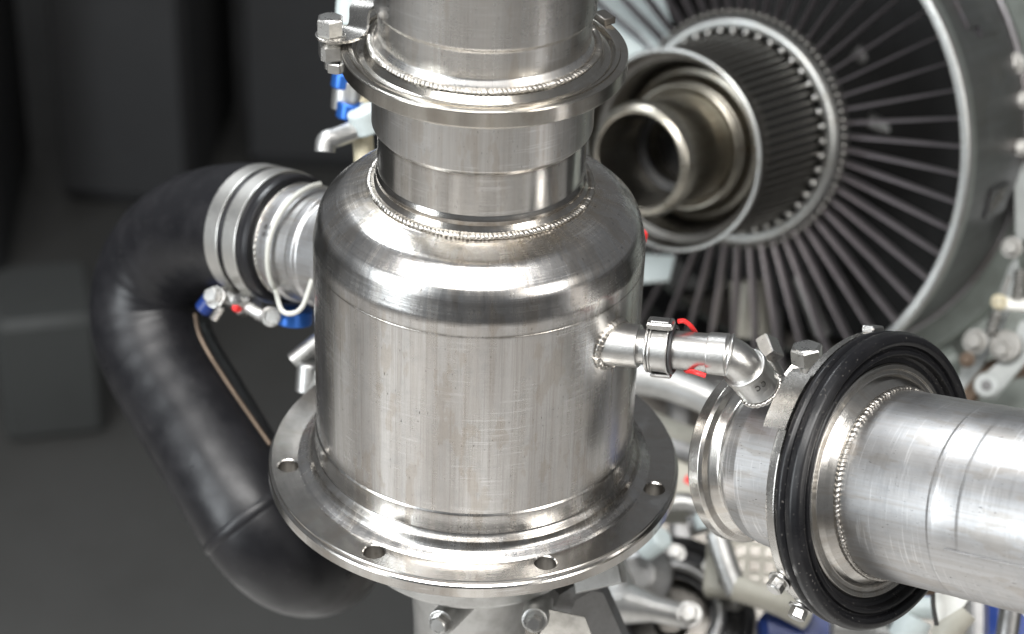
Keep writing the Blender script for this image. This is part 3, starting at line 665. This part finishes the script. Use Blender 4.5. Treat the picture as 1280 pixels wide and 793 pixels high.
# fitting cluster behind the neck, upper left
nf = thing('neck_fitting', 'steel drain spout with blue nuts behind the canister neck', 'fitting', T(*P(455, 215, 1.40)))
NI = nf.matrix_world.inverted()
MB().sweep([P(457, 225, 1.41), P(452, 150, 1.41), P(446, 90, 1.42), P(437, -10, 1.43)], 0.0068, 20).build('stem', 'tan', nf, m=NI)
MB().sweep(bez([P(462, 152, 1.40), P(440, 164, 1.395), P(420, 172, 1.39), P(408, 176, 1.388), P(406, 190, 1.388)], 6), 0.0066, 20).build('spout', 'alu', nf, m=NI)
for (x, y, r, h) in ((438, 138, 0.0092, 0.011), (430, 100, 0.0082, 0.011)):
    MB().lathe(fil([(0.004, -h / 2), (r, -h / 2, 0.0015), (r, h / 2, 0.0015), (0.004, h / 2)], 3), 28).build('blue_nut', 'blue', nf, m=NI @ frame(P(x, y, 1.405), cdir(0.15, 1, 0.35)))
MB().lathe(fil([(0, -0.010), (0.010, -0.010, 0.001), (0.010, 0.010, 0.001), (0, 0.010)], 3), 24).build('union', 'alu', nf, m=NI @ frame(P(434, 118, 1.41), cdir(0.1, 1, 0.3)))
MB().lathe(fil([(0, -0.008), (0.011, -0.008, 0.002), (0.011, 0.008, 0.002), (0, 0.008)], 3), 24).build('cap', 'pale', nf, m=NI @ frame(P(458, 150, 1.395), cdir(-0.3, 0.8, 0.4)))
MB().lathe(fil([(0, -0.012), (0.009, -0.012, 0.002), (0.009, 0.012, 0.002), (0, 0.012)], 3), 24).build('top_cap', 'pale', nf, m=NI @ frame(P(437, 8, 1.42), cdir(0.1, 1, 0.3)))

# ------------------------------------------------------------------ casting below the canister
gc = thing('support_casting', 'light grey cast housing carrying the canister flange', 'casting', T(0, 0, -0.15))
MB().lathe(fil([(0.0, 0.1380), (0.0760, 0.1380), (0.0735, 0.0870, 0.004), (0.0400, 0.0800, 0.004), (0.0360, 0.02, 0.004), (0.034, -0.1)], 5), 96).build('neck_block', 'alu', gc, 30)
GI = gc.matrix_world.inverted()
def gbolt(px, py, d, ax, r=0.0060, boss=True):
    m = GI @ frame(P(px, py, d), ax)
    if boss: MB().lathe(fil([(0.0085, -0.035), (0.0085, -0.005, 0.002), (0.0078, 0, 0.001), (0, 0)], 3), 28).build('boss', 'alu', gc, m=m)
    b = bolt_mb(r, 0.0065, True, a0=0.5).build('bolt', 'bolt', gc, 30, m=m); return b
gbolt(552, 778, 1.300, cdir(-0.35, -0.25, 0.9)); gbolt(668, 776, 1.290, cdir(-0.1, -0.2, 0.95), 0.0050)
pl_ = MB(); pl_.prism([(-0.014, -0.03), (0.020, -0.03), (0.024, 0.0), (0.012, 0.014), (-0.012, 0.010)], -0.002, 0.002, 0.0006)
pl_.build('bracket_plate', 'bolt_dull', gc, m=GI @ frame(P(700, 790, 1.30), cdir(0.35, 0.2, 0.9), cdir(0.9, -0.3, 0)))
wdg = MB().prism([(0, 0), (0.030, -0.002), (0.032, 0.024), (0.002, 0.014)], -0.01, 0.01, 0.001)
wdg.build('wedge_block', 'alu', gc, m=GI @ frame(P(722, 742, 1.315), cdir(-0.2, 0.1, 0.97), cdir(0.95, 0.3, 0.1)))
MB().box((0, 0, 0), (0.036, 0.10, 0.05), bev=0.006).build('side_block', 'alu_dark', gc, m=GI @ frame(P(738, 790, 1.37), cdir(0.4, -0.3, 0.85), cdir(0.9, 0.4, 0)))

# ------------------------------------------------------------------ the engine behind: tubes, bladed wheel, casing
EA = cdir(-0.575, -0.222, 0.80); E0 = P(917, 164, 1.75)
ENG = frame(E0, EA, UP)
px2m = 1.75 / F_PX
ex_t = thing('exhaust_tube', 'short dull steel tube with a thick rounded rim facing the camera', 'tube', ENG)
tz = 0.1480; tr = 0.0445
MB().lathe(fil([(0.0335, tz - 0.09), (0.0360, tz - 0.012), (0.0362, tz, 0.001), (0.0385, tz + 0.0015, 0.001), (0.0425, tz - 0.002, 0.003), (0.0445, tz - 0.009, 0.003), (0.0445, tz - 0.014, 0.002), (0.0420, tz - 0.018, 0.002), (0.0415, tz - 0.075)], 5), 112).build('tube_wall', 'tube_dark', ex_t, 30)
MB().lathe([(0.0343, tz - 0.055), (0.027, tz - 0.056), (0.027, tz - 0.06)], 64).build('inner_step', 'black', ex_t)
MB().lathe([(0.0, tz - 0.085), (0.034, tz - 0.085)], 48).build('tube_floor', 'black', ex_t)
sh = thing('exhaust_shroud', 'round steel shroud with a thin bright rim around the exhaust tube', 'shroud', ENG)
sz = 0.1000; sr = 0.0790
MB().lathe(fil([(0.062, 0.052), (0.070, 0.062, 0.006), (sr - 0.0026, sz - 0.004), (sr - 0.0024, sz, 0.0006), (sr, sz + 0.0006, 0.0008), (sr + 0.0002, sz - 0.006, 0.001), (0.0785, sz - 0.0085), (0.0765, 0.0885, 0.001), (0.0690, 0.0865), (0.064, 0.052)], 4), 128).build('shroud_wall', 'dark_steel', sh, 30)
MB().lathe([(sr - 0.0011 + 0.0019 * math.cos(q * PI / 5), sz + 0.0019 * math.sin(q * PI / 5)) for q in range(10)], 128, closed=True).build('rim', 'lip', sh)
MB().lathe(fil([(0.0415, 0.075), (0.050, 0.078, 0.004), (0.0545, 0.068, 0.004), (0.060, 0.066, 0.002), (0.064, 0.052, 0.004), (0.073, 0.040)], 5), 112).build('inner_cone', 'tube_dark', sh, 30)
MB().lathe([(0.0485 + 0.0020 * math.cos(q * PI / 5), 0.082 + 0.0020 * math.sin(q * PI / 5)) for q in range(10)], 96, closed=True).build('inner_ring', 'tube_dark', sh)

wh = thing('bladed_wheel', 'turbine wheel with long radial blades and riveted hub ring', 'turbine', ENG)
HRr = 0.0935
MB().lathe(fil([(0.0800, -0.02), (0.0815, 0.000, 0.002), (0.0845, 0.0045, 0.003), (0.0905, 0.0050, 0.003), (HRr, -0.001, 0.003), (HRr, -0.020)], 5), 144).build('hub_ring', 'lip', wh, 40)
MB().lathe([(0.0790, -0.006), (0.0750, 0.000), (0.0712, 0.086)], 96).build('fin_cone', 'dark_depth', wh)  # shade between the fins put into its near-black colour
fin = None
for i in range(72):
    m = RZ(2 * PI * i / 72)
    if fin is None:
        fb = MB(); vs = [(0.0740, -0.0012, -0.006), (0.0740, 0.0012, -0.006), (0.0805, 0.0009, -0.003), (0.0805, -0.0009, -0.003), (0.0690, -0.0012, 0.086), (0.0690, 0.0012, 0.086), (0.0762, 0.0009, 0.086), (0.0762, -0.0009, 0.086)]
        fb.add(vs, [(0, 1, 2, 3), (7, 6, 5, 4), (0, 4, 5, 1), (1, 5, 6, 2), (2, 6, 7, 3), (3, 7, 4, 0)])
        fin = fb.build('fin', 'fin', wh); fin.matrix_local = m
    else: inst(fin, wh, m)
riv = None
for i in range(44):
    m = RZ(2 * PI * i / 44) @ T(0.0815, 0, 0.0048)
    if riv is None:
        riv = MB().lathe([(0.0023, -0.003), (0.0023, 0.0003), (0.0018, 0.0012), (0.0009, 0.0016), (0, 0.0018)], 14).build('rivet', 'bolt', wh, 60); riv.matrix_local = m
    else: inst(riv, wh, m)
stud = None
for i in range(90):
    m = RZ(2 * PI * i / 90) @ T(HRr + 0.0030, 0, -0.004)
    if stud is None:
        stud = MB().lathe([(0.0016, -0.004), (0.0016, 0.0002), (0.0011, 0.0009), (0, 0.0012)], 12).build('blade_root', 'fin', wh, 60); stud.matrix_local = m
    else: inst(stud, wh, m)
LR = 0.2055
bld = None; NBL = 54
for i in range(NBL):
    m = RZ(2 * PI * (i + 0.35) / NBL)
    if bld is None:
        bb = MB(); vs = []; fs = []; ns = 7
        sec = [(0.5, 0.0), (0.25, 0.55), (-0.1, 0.6), (-0.5, 0.05), (-0.1, 0.1), (0.25, 0.05)]
        for k in range(ns):
            t = k / (ns - 1); r = HRr - 0.002 + (LR + 0.004 - HRr) * t
            ch = 0.0145 - 0.003 * t; th = 0.0030 - 0.0004 * t; tw = math.radians(-3 + 5 * t)
            for (c, q) in sec:
                zz, yy = c * ch, q * th
                vs.append((r, yy * math.cos(tw) + zz * math.sin(tw), -0.022 + zz * math.cos(tw) - yy * math.sin(tw)))
        for k in range(ns - 1):
            for j in range(6):
                j2 = (j + 1) % 6; fs.append((k * 6 + j, k * 6 + j2, k * 6 + 6 + j2, k * 6 + 6 + j))
        fs += [tuple(range(6)), tuple((ns - 1) * 6 + j for j in range(6))]
        bld = bb.add(vs, fs).build('blade', 'blade', wh, 40); bld.matrix_local = m
    else: inst(bld, wh, m)

cs = thing('engine_casing', 'wide round engine casing with bright lip and dark barrel', 'casing', ENG)
lz = 0.0250
MB().lathe(fil([(LR, -0.055), (LR, lz - 0.003), (LR + 0.0012, lz, 0.001), (LR + 0.0075, lz + 0.0005, 0.002), (LR + 0.0095, lz - 0.004, 0.002), (LR + 0.0090, lz - 0.012)], 4), 192).build('lip_ring', 'lip', cs, 30)
MB().lathe(fil([(LR + 0.0088, lz - 0.010), (0.2120, lz - 0.030), (0.2095, -0.070), (0.2085, -0.098, 0.002), (0.2115, -0.100, 0.001), (0.2115, -0.104)], 4), 192).build('barrel', 'barrel', cs, 30)
MB().lathe([(0.0, -0.145), (0.205, -0.145)], 96).build('dark_backing', 'dark_depth', cs)  # added disc, coloured as the darkness behind the blades
MB().lathe(fil([(0.2080, -0.104), (0.2320, -0.1045, 0.003), (0.236, -0.125, 0.004), (0.255, -0.140, 0.004), (0.275, -0.150), (0.30, -0.22)], 4), 160).build('rear_cone', 'paint_green', cs, 30)
# raised pads on the barrel and a badge
EI = ENG.inverted()
def eng_angle(px, py, d):
    v = EI @ P(px, py, d); return math.atan2(v.y, v.x)
def pad(a0, a1, z0, z1, r, h, mat, name):
    prof = [(r - 0.002, z0), (r + h, z0), (r + h, z1), (r - 0.002, z1)]
    return MB().lathe(prof, 14, a0=a0, a1=a1, closed=True).build(name, mat, cs, 30)
aR = eng_angle(1234, 205, 1.78)
pad(aR - 0.055, aR + 0.055, -0.070, -0.032, 0.2105, 0.0022, 'barrel', 'badge_pad')
for k in range(3):
    MB().lathe([(0.0045 + 0.0012 * math.cos(q * PI / 4), 0.0009 * math.sin(q * PI / 4)) for q in range(8)], 20, a0=0.5 * k, a1=0.5 * k + 4.2).build('badge_swirl', 'dark_steel', cs, m=RZ(aR - 0.02 + 0.02 * k) @ T(0.2130, 0, -0.044 - 0.006 * k) @ RY(PI / 2))
aU = eng_angle(1225, 30, 1.78)
pad(aU - 0.05, aU + 0.12, -0.052, -0.018, 0.2112, 0.0022, 'barrel', 'raised_pad')
pad(aU - 0.09, aU - 0.05, -0.072, -0.036, 0.2108, 0.0022, 'barrel', 'raised_pad')
# pale things seen through the blades
def gear_thing(name, label, cat, px, py, d): return thing(name, label, cat, T(*P(px, py, d)))
pp = MB().prism([(-0.12, -0.10), (0.06, -0.10), (0.03, 0.06), (-0.10, 0.10)], -0.002, 0.002, 0.001)
o = pp.build('pale_panel', 'pale'); o.matrix_world = frame(P(775, 20, 1.83), cdir(-0.1, 0.55, 0.8), cdir(1, 0, 0)); tag(o, 'pale panel added for the bright area behind the blades beside the canister neck', 'heat shield')  # added panel, pale like lit casing behind the blades
pp = MB().prism([(-0.03, -0.012), (0.016, -0.010), (0.022, 0.014), (-0.02, 0.020)], -0.002, 0.002, 0.001)
o = pp.build('pale_panel', 'pale'); o.matrix_world = frame(P(812, 340, 1.80), cdir(-0.1, 0.55, 0.8), cdir(1, 0, 0)); tag(o, 'pale panel added for the bright patch low between shroud and canister', 'heat shield')  # second added panel, for the pale bit below the shroud
for (x0, y0, x1, y1, r, mt, lab) in ((935, 350, 940, 420, 0.016, 'cream', 'cream fitting glimpsed through the lower blades'), (1000, 345, 1030, 420, 0.008, 'alu', 'thin pipe glimpsed through the blades under the hub'),
                             (1085, 150, 1180, 190, 0.007, 'alu', 'bright pipe glimpsed through the blades right of the hub'), (1070, 60, 1150, 130, 0.009, 'alu_dark', 'dark pipe glimpsed through the upper right blades')):
    q = MB().sweep([P(x0, y0, 1.835), P((x0 + x1) / 2, (y0 + y1) / 2, 1.838), P(x1, y1, 1.84)], r, 18)
    tag(q.build('inner_pipe', mt), lab, 'pipe')

# bracket, bolts, spring link and lever on the casing at the right
br = thing('casing_bracket', 'pale sheet bracket with bolts on the right side of the casing', 'bracket', T(*P(1262, 60, 1.72)))
BI = br.matrix_world.inverted()
def strip(pts, width, th, facing): 
    return ribbon(MB(), [P(*p) for p in pts], Vector(facing).cross(P(*pts[-1]) - P(*pts[0])), width, th)
fac = cdir(-0.2, 0.25, 0.95)
strip([(1218, -10, 1.72), (1240, 25, 1.72), (1262, 62, 1.72), (1276, 120, 1.72), (1282, 200, 1.72), (1284, 300, 1.72)], 0.018, 0.003, fac).build('plate', 'paint_grey', br, m=BI)
for (x, y, r) in ((1266, 80, 0.0070), (1277, 125, 0.005), (1277, 185, 0.005)):
    bolt_mb(r, r, True, 0.01).build('bolt', 'bolt_dull', br, 30, m=BI @ frame(P(x, y, 1.70), cdir(-0.35, 0.15, 0.9)))
for k in range(4):
    MB().box((0, 0, 0), (0.0030, 0.0012, 0.0016)).build('stamp_mark', 'ink', br, m=BI @ frame(P(1226 + k * 3.4, 4 + k * 5.6, 1.7155), fac, cdir(0.6, -0.8, 0)))
bk = MB().prism([(-0.10, -0.3), (0.15, -0.3), (0.15, 0.3), (-0.04, 0.3)], -0.01, 0.0, 0.002)
o = bk.build('rear_panel', 'paint_green'); o.matrix_world = frame(P(1330, 160, 1.80), cdir(-0.25, 0.15, 0.95), cdir(1, 0.05, 0.2)); tag(o, 'greenish grey panel at the right edge behind the bracket', 'panel')

ln = thing('linkage_arm', 'pale grey linkage arm with bolts and an eye at its lower end', 'linkage', T(*P(1240, 480, 1.66)))
LNI = ln.matrix_world.inverted()
def plate_poly(px, d, th, mat, name, parent, inv, facing=(0, 0, 1)):
    o0 = P(px[0][0], px[0][1], d); fm = frame(o0, cdir(*facing), RT); fi = fm.inverted(); out = []
    for x, y in px:
        ray = crel(x, y, 1.0); n = Vector(cdir(*facing)); t = (o0 - CAM).dot(n) / ray.dot(n); v = fi @ (CAM + ray * t); out.append((v.x, v.y))
    return MB().prism(out, -th, 0, th * 0.2).build(name, mat, parent, 30, m=inv @ fm)
plate_poly([(1190, 488), (1205, 455), (1238, 400), (1262, 330), (1272, 322), (1276, 345), (1258, 402), (1230, 455), (1200, 492)], 1.67, 0.006, 'paint_grey', 'strip_arm', ln, LNI, (-0.2, 0.2, 0.95))
plate_poly([(1228, 470), (1262, 440), (1276, 400), (1290, 400), (1285, 450), (1245, 497), (1228, 497), (1219, 486)], 1.65, 0.006, 'paint_grey', 'eye_arm', ln, LNI, (-0.2, 0.2, 0.95))
MB().lathe(fil([(0.0035, -0.004), (0.0095, -0.004, 0.001), (0.0095, 0.004, 0.001), (0.0035, 0.004)], 3), 32, closed=True).build('eye', 'paint_grey', ln, m=LNI @ frame(P(1233, 482, 1.645), cdir(-0.2, 0.2, 0.95)))
MB().lathe([(0, 0), (0.0042, 0)], 20).build('eye_hole', 'black', ln, m=LNI @ frame(P(1233, 482, 1.6405), cdir(-0.2, 0.2, 0.95)))
for (x, y, r, mt) in ((1219, 427, 0.0072, 'bolt_dull'), (1253, 438, 0.0062, 'bolt_dull'), (1209, 450, 0.0045, 'brown'), (1265, 310, 0.0062, 'bolt_dull')):
    bolt_mb(r, r * 0.9, True, 0.012).build('bolt', mt, ln, 30, m=LNI @ frame(P(x, y, 1.645), cdir(-0.45, 0.15, 0.88)))
MB().lathe(fil([(0.004, 0), (0.0125, 0, 0.001), (0.0125, 0.008, 0.001), (0.004, 0.008)], 3), 32).build('washer_stack', 'bolt_dull', ln, m=LNI @ frame(P(1259, 434, 1.65), cdir(-0.45, 0.15, 0.88)))
def spring(p0, p1, R, r, turns, name, mat, parent, inv):
    ax = (p1 - p0); fm = frame(p0, ax); L_ = ax.length
    pts = [fm @ Vector((R * math.cos(2 * PI * turns * t), R * math.sin(2 * PI * turns * t), L_ * t)) for t in [i / (turns * 14) for i in range(turns * 14 + 1)]]
    return MB().sweep(pts, r, 8).build(name, mat, parent, 60, m=inv)
spring(P(1272, 375, 1.64), P(1276, 338, 1.64), 0.0042, 0.0011, 8, 'spring', 'bolt_dull', ln, LNI)
spring(P(1238, 418, 1.645), P(1246, 392, 1.645), 0.0040, 0.0013, 5, 'spring', 'bolt_dull', ln, LNI)
MB().sweep([P(1236, 422, 1.65), P(1262, 345, 1.65)], 0.0020, 12).build('rod', 'bolt_dull', ln, m=LNI)
MB().box((0, 0, 0), (0.024, 0.010, 0.010), bev=0.002).build('cross_block', 'white', ln, m=LNI @ frame(P(1272, 381, 1.645), cdir(-0.2, 0.2, 0.95), cdir(1, -0.1, 0)))
MB().box((0, 0, 0), (0.012, 0.011, 0.010), bev=0.003).build('cross_clip', 'tan', ln, m=LNI @ frame(P(1249, 378, 1.643), cdir(-0.2, 0.2, 0.95), cdir(1, -0.25, 0)))

# ------------------------------------------------------------------ the clutter of the engine underneath, lower right
def pipe(pts, r, mat, name, label, cat='pipe', seg=24):
    q = MB().sweep(bez([P(*p) for p in pts], 8), r, seg); o = q.build(name, mat, None, 60); tag(o, label, cat); return o
pipe([(770, 470, 1.60), (830, 478, 1.59), (890, 500, 1.58), (960, 540, 1.57)], 0.0125, 'alu', 'curved_pipe', 'curved grey pipe passing behind the thin steel tube')
pipe([(790, 520, 1.66), (850, 545, 1.65), (930, 570, 1.64)], 0.010, 'cream', 'cream_pipe', 'cream pipe passing behind the flange edge')
pipe([(800, 555, 1.66), (850, 562, 1.65), (930, 585, 1.64)], 0.012, 'alu_dark', 'dark_pipe', 'dark pipe running under the cream one behind the flange')
pipe([(820, 632, 1.60), (860, 628, 1.60), (900, 650, 1.60)], 0.007, 'alu', 'short_pipe', 'short grey pipe between flange edge and duct rim')
cb = thing('cream_box', 'cream box with a red mark behind the flange edge', 'box', frame(P(862, 610, 1.66), cdir(0.1, 0.4, 0.9), RT))
MB().box((0, 0, 0), (0.075, 0.045, 0.05), bev=0.004).build('case', 'cream', cb)
MB().box((0, 0, 0), (0.022, 0.006, 0.001)).build('red_mark', 'red', cb, m=T(0.002, -0.006, 0.0255) @ RZ(-0.4))
bh = thing('engine_underside', 'dark cast engine block below and behind the duct', 'engine block', frame(P(960, 700, 1.88), cdir(0.0, 0.25, 0.97), RT))
MB().box((0.08, 0.02, -0.06), (0.62, 0.46, 0.10), bev=0.01).build('block', 'dark_steel', bh)
for k in range(6):
    MB().box((-0.16 + k * 0.085, 0.02, 0.002), (0.02, 0.42, 0.02), bev=0.004).build('rib', 'alu_dark', bh)
gh = thing('gear_housing', 'round black gear housing with grey ring and bolts below the flange', 'housing', frame(P(838, 772, 1.62), cdir(-0.12, 0.42, 0.9), RT))
MB().lathe(fil([(0.030, 0.004), (0.040, 0.004), (0.052, 0.001, 0.003), (0.0575, 0.006, 0.002), (0.063, 0.004, 0.002), (0.065, -0.03)], 4), 80).build('housing_ring', 'black', gh, 30)
MB().lathe([(0.0375 + 0.0050 * math.cos(q * PI / 6), 0.010 + 0.0050 * math.sin(q * PI / 6)) for q in range(12)], 72, closed=True).build('seal_ring', 'alu_dark', gh)
MB().lathe(fil([(0, -0.006), (0.010, -0.006), (0.014, -0.012, 0.002), (0.036, -0.014)], 3), 56).build('shaft_face', 'dark_steel', gh)
for a in (12, 48, 84, 120, 156):
    bolt_mb(0.0062, 0.009, True).build('bolt', 'bolt', gh, 30, m=at(a, 0.0495, 0.002))
spd = thing('cast_spider', 'pale cast three-armed spider in the lower clutter', 'spider', frame(P(775, 752, 1.56), cdir(-0.15, 0.35, 0.92), RT))
for a, l in ((100, 0.045), (-15, 0.052), (215, 0.04)):
    MB().sweep([(0, 0, 0), (l * 0.5 * math.cos(math.radians(a)), l * 0.5 * math.sin(math.radians(a)), 0.003), (l * math.cos(math.radians(a)), l * math.sin(math.radians(a)), 0)], [0.017, 0.010, 0.0085], 20).build('arm', 'pale' if a == 0 else 'alu', spd)
for a, l in ((-15, 0.052), (215, 0.04)):
    bolt_mb(0.0070, 0.009, True).build('bolt', 'bolt', spd, 30, m=T(l * math.cos(math.radians(a)), l * math.sin(math.radians(a)), 0.008))
wc = MB().lathe(fil([(0, 0), (0.0085, 0, 0.002), (0.0090, 0.022, 0.003), (0, 0.022)], 4), 32)
o = wc.build('pale_plug', 'pale'); o.matrix_world = frame(P(806, 688, 1.57), cdir(0.55, 0.5, 0.6)); tag(o, 'bright pale plug just below the flange edge', 'plug')  # plain pale plug put in for a small bright block
dm = MB().lathe(fil([(0, 0), (0.024, 0, 0.004), (0.026, 0.03, 0.006), (0.012, 0.042, 0.004), (0, 0.042)], 4), 40)
o = dm.build('oil_filter', 'alu_dark'); o.matrix_world = frame(P(800, 722, 1.62), cdir(-0.1, 0.2, 0.97)); tag(o, 'dark round canister filter beside the gear housing under the flange', 'filter')
gb = thing('grid_connector', 'cream connector block with a square grid beneath the duct hub', 'connector', frame(P(935, 690, 1.60), cdir(-0.1, 0.35, 0.93), cdir(1, -0.12, 0)))
MB().box((0, 0, -0.012), (0.062, 0.066, 0.024), bev=0.003).build('block', 'cream', gb)
for i in range(4):
    for j in range(5):
        MB().box((-0.0165 + i * 0.011, -0.022 + j * 0.011, 0.0006), (0.0070, 0.0070, 0.0012)).build('socket', 'dark_steel', gb)
pipe([(895, 665, 1.58), (908, 705, 1.575), (922, 742, 1.57)], 0.0085, 'alu', 'strut', 'short grey strut left of the grid connector', 'strut')
pipe([(920, 735, 1.57), (970, 752, 1.56), (1010, 772, 1.56)], 0.0095, 'cream', 'cream_bar', 'cream bar below the grid connector', 'bar')
pipe([(860, 658, 1.62), (885, 650, 1.62), (905, 630, 1.62)], 0.008, 'alu_dark', 'dark_hook', 'dark curved hook right of the pale cap', 'hook')
pipe([(880, 642, 1.60), (884, 660, 1.598)], 0.0085, 'pale', 'pale_nut', 'pale round nut left of the duct rim', 'nut')
pipe([(1070, 765, 1.50), (1120, 758, 1.50), (1180, 762, 1.50)], 0.0080, 'pale', 'pale_hose', 'pale hose running under the black seal', 'hose')
pipe([(1040, 782, 1.52), (1090, 788, 1.52), (1150, 810, 1.52)], 0.012, 'alu', 'silver_hose', 'silver hose at the bottom edge under the seal', 'hose')
pipe([(1130, 800, 1.48), (1145, 772, 1.48)], 0.012, 'pale', 'pale_sleeve', 'pale sleeve at the bottom edge right of the seal', 'sleeve')
o = MB().box((0, 0, 0), (0.060, 0.030, 0.03), bev=0.005).build('blue_block', 'navy'); o.matrix_world = frame(P(1000, 790, 1.58), cdir(0, 0.4, 0.9), cdir(1, 0.1, 0)); tag(o, 'navy blue block at the bottom edge under the seal', 'block')
o = MB().box((0, 0, 0), (0.048, 0.036, 0.03), bev=0.005).build('blue_block', 'navy'); o.matrix_world = frame(P(1130, 735, 1.56), cdir(0, 0.4, 0.9), cdir(1, -0.1, 0)); tag(o, 'navy blue block between seal and white tag', 'block')
o = MB().box((0, 0, 0), (0.05, 0.05, 0.03), bev=0.005).build('blue_block', 'navy'); o.matrix_world = frame(P(1276, 770, 1.56), cdir(0, 0.4, 0.9), cdir(1, -0.1, 0)); tag(o, 'navy blue block in the bottom right corner', 'block')
pipe([(1258, 800, 1.44), (1262, 770, 1.44), (1266, 745, 1.44)], 0.0075, 'alu_dark', 'grey_post', 'grey post at the bottom right below the duct', 'post')
pipe([(1262, 746, 1.36), (1275, 756, 1.36), (1290, 775, 1.36)], 0.0025, 'white', 'white_cable', 'white cable leaving at the bottom right corner', 'cable')
tgx = thing('torn_tag', 'torn white tag hanging on brown cord below the duct', 'tag', T(*P(1190, 750, 1.38)))
plate_poly([(1165, 742), (1190, 734), (1216, 742), (1205, 758), (1172, 778)], 1.38, 0.0012, 'white', 'tag_sheet', tgx, tgx.matrix_world.inverted(), (-0.2, 0.2, 0.95))
MB().sweep(bez([P(1150, 728, 1.37), P(1160, 738, 1.368), P(1170, 732, 1.368), P(1182, 736, 1.37)], 6), 0.0035, 10).build('cord_knot', 'brown', tgx, m=tgx.matrix_world.inverted())
MB().sweep(bez([P(1166, 740, 1.372), P(1167, 760, 1.37), P(1171, 782, 1.37)], 5), 0.0016, 8).build('cord', 'ink', tgx, m=tgx.matrix_world.inverted())
pipe([(1180, 800, 1.42), (1190, 780, 1.42), (1205, 762, 1.42)], 0.010, 'cream', 'cream_stub', 'cream pipe stub under the torn tag')
pipe([(1150, 470, 1.70), (1170, 460, 1.70), (1195, 450, 1.70)], 0.012, 'paint_green', 'green_pipe', 'greenish pipe behind the top of the seal')
pipe([(1190, 520, 1.72), (1230, 470, 1.72), (1290, 455, 1.72)], 0.010, 'brown', 'copper_pipe', 'brown pipe behind the linkage arm')
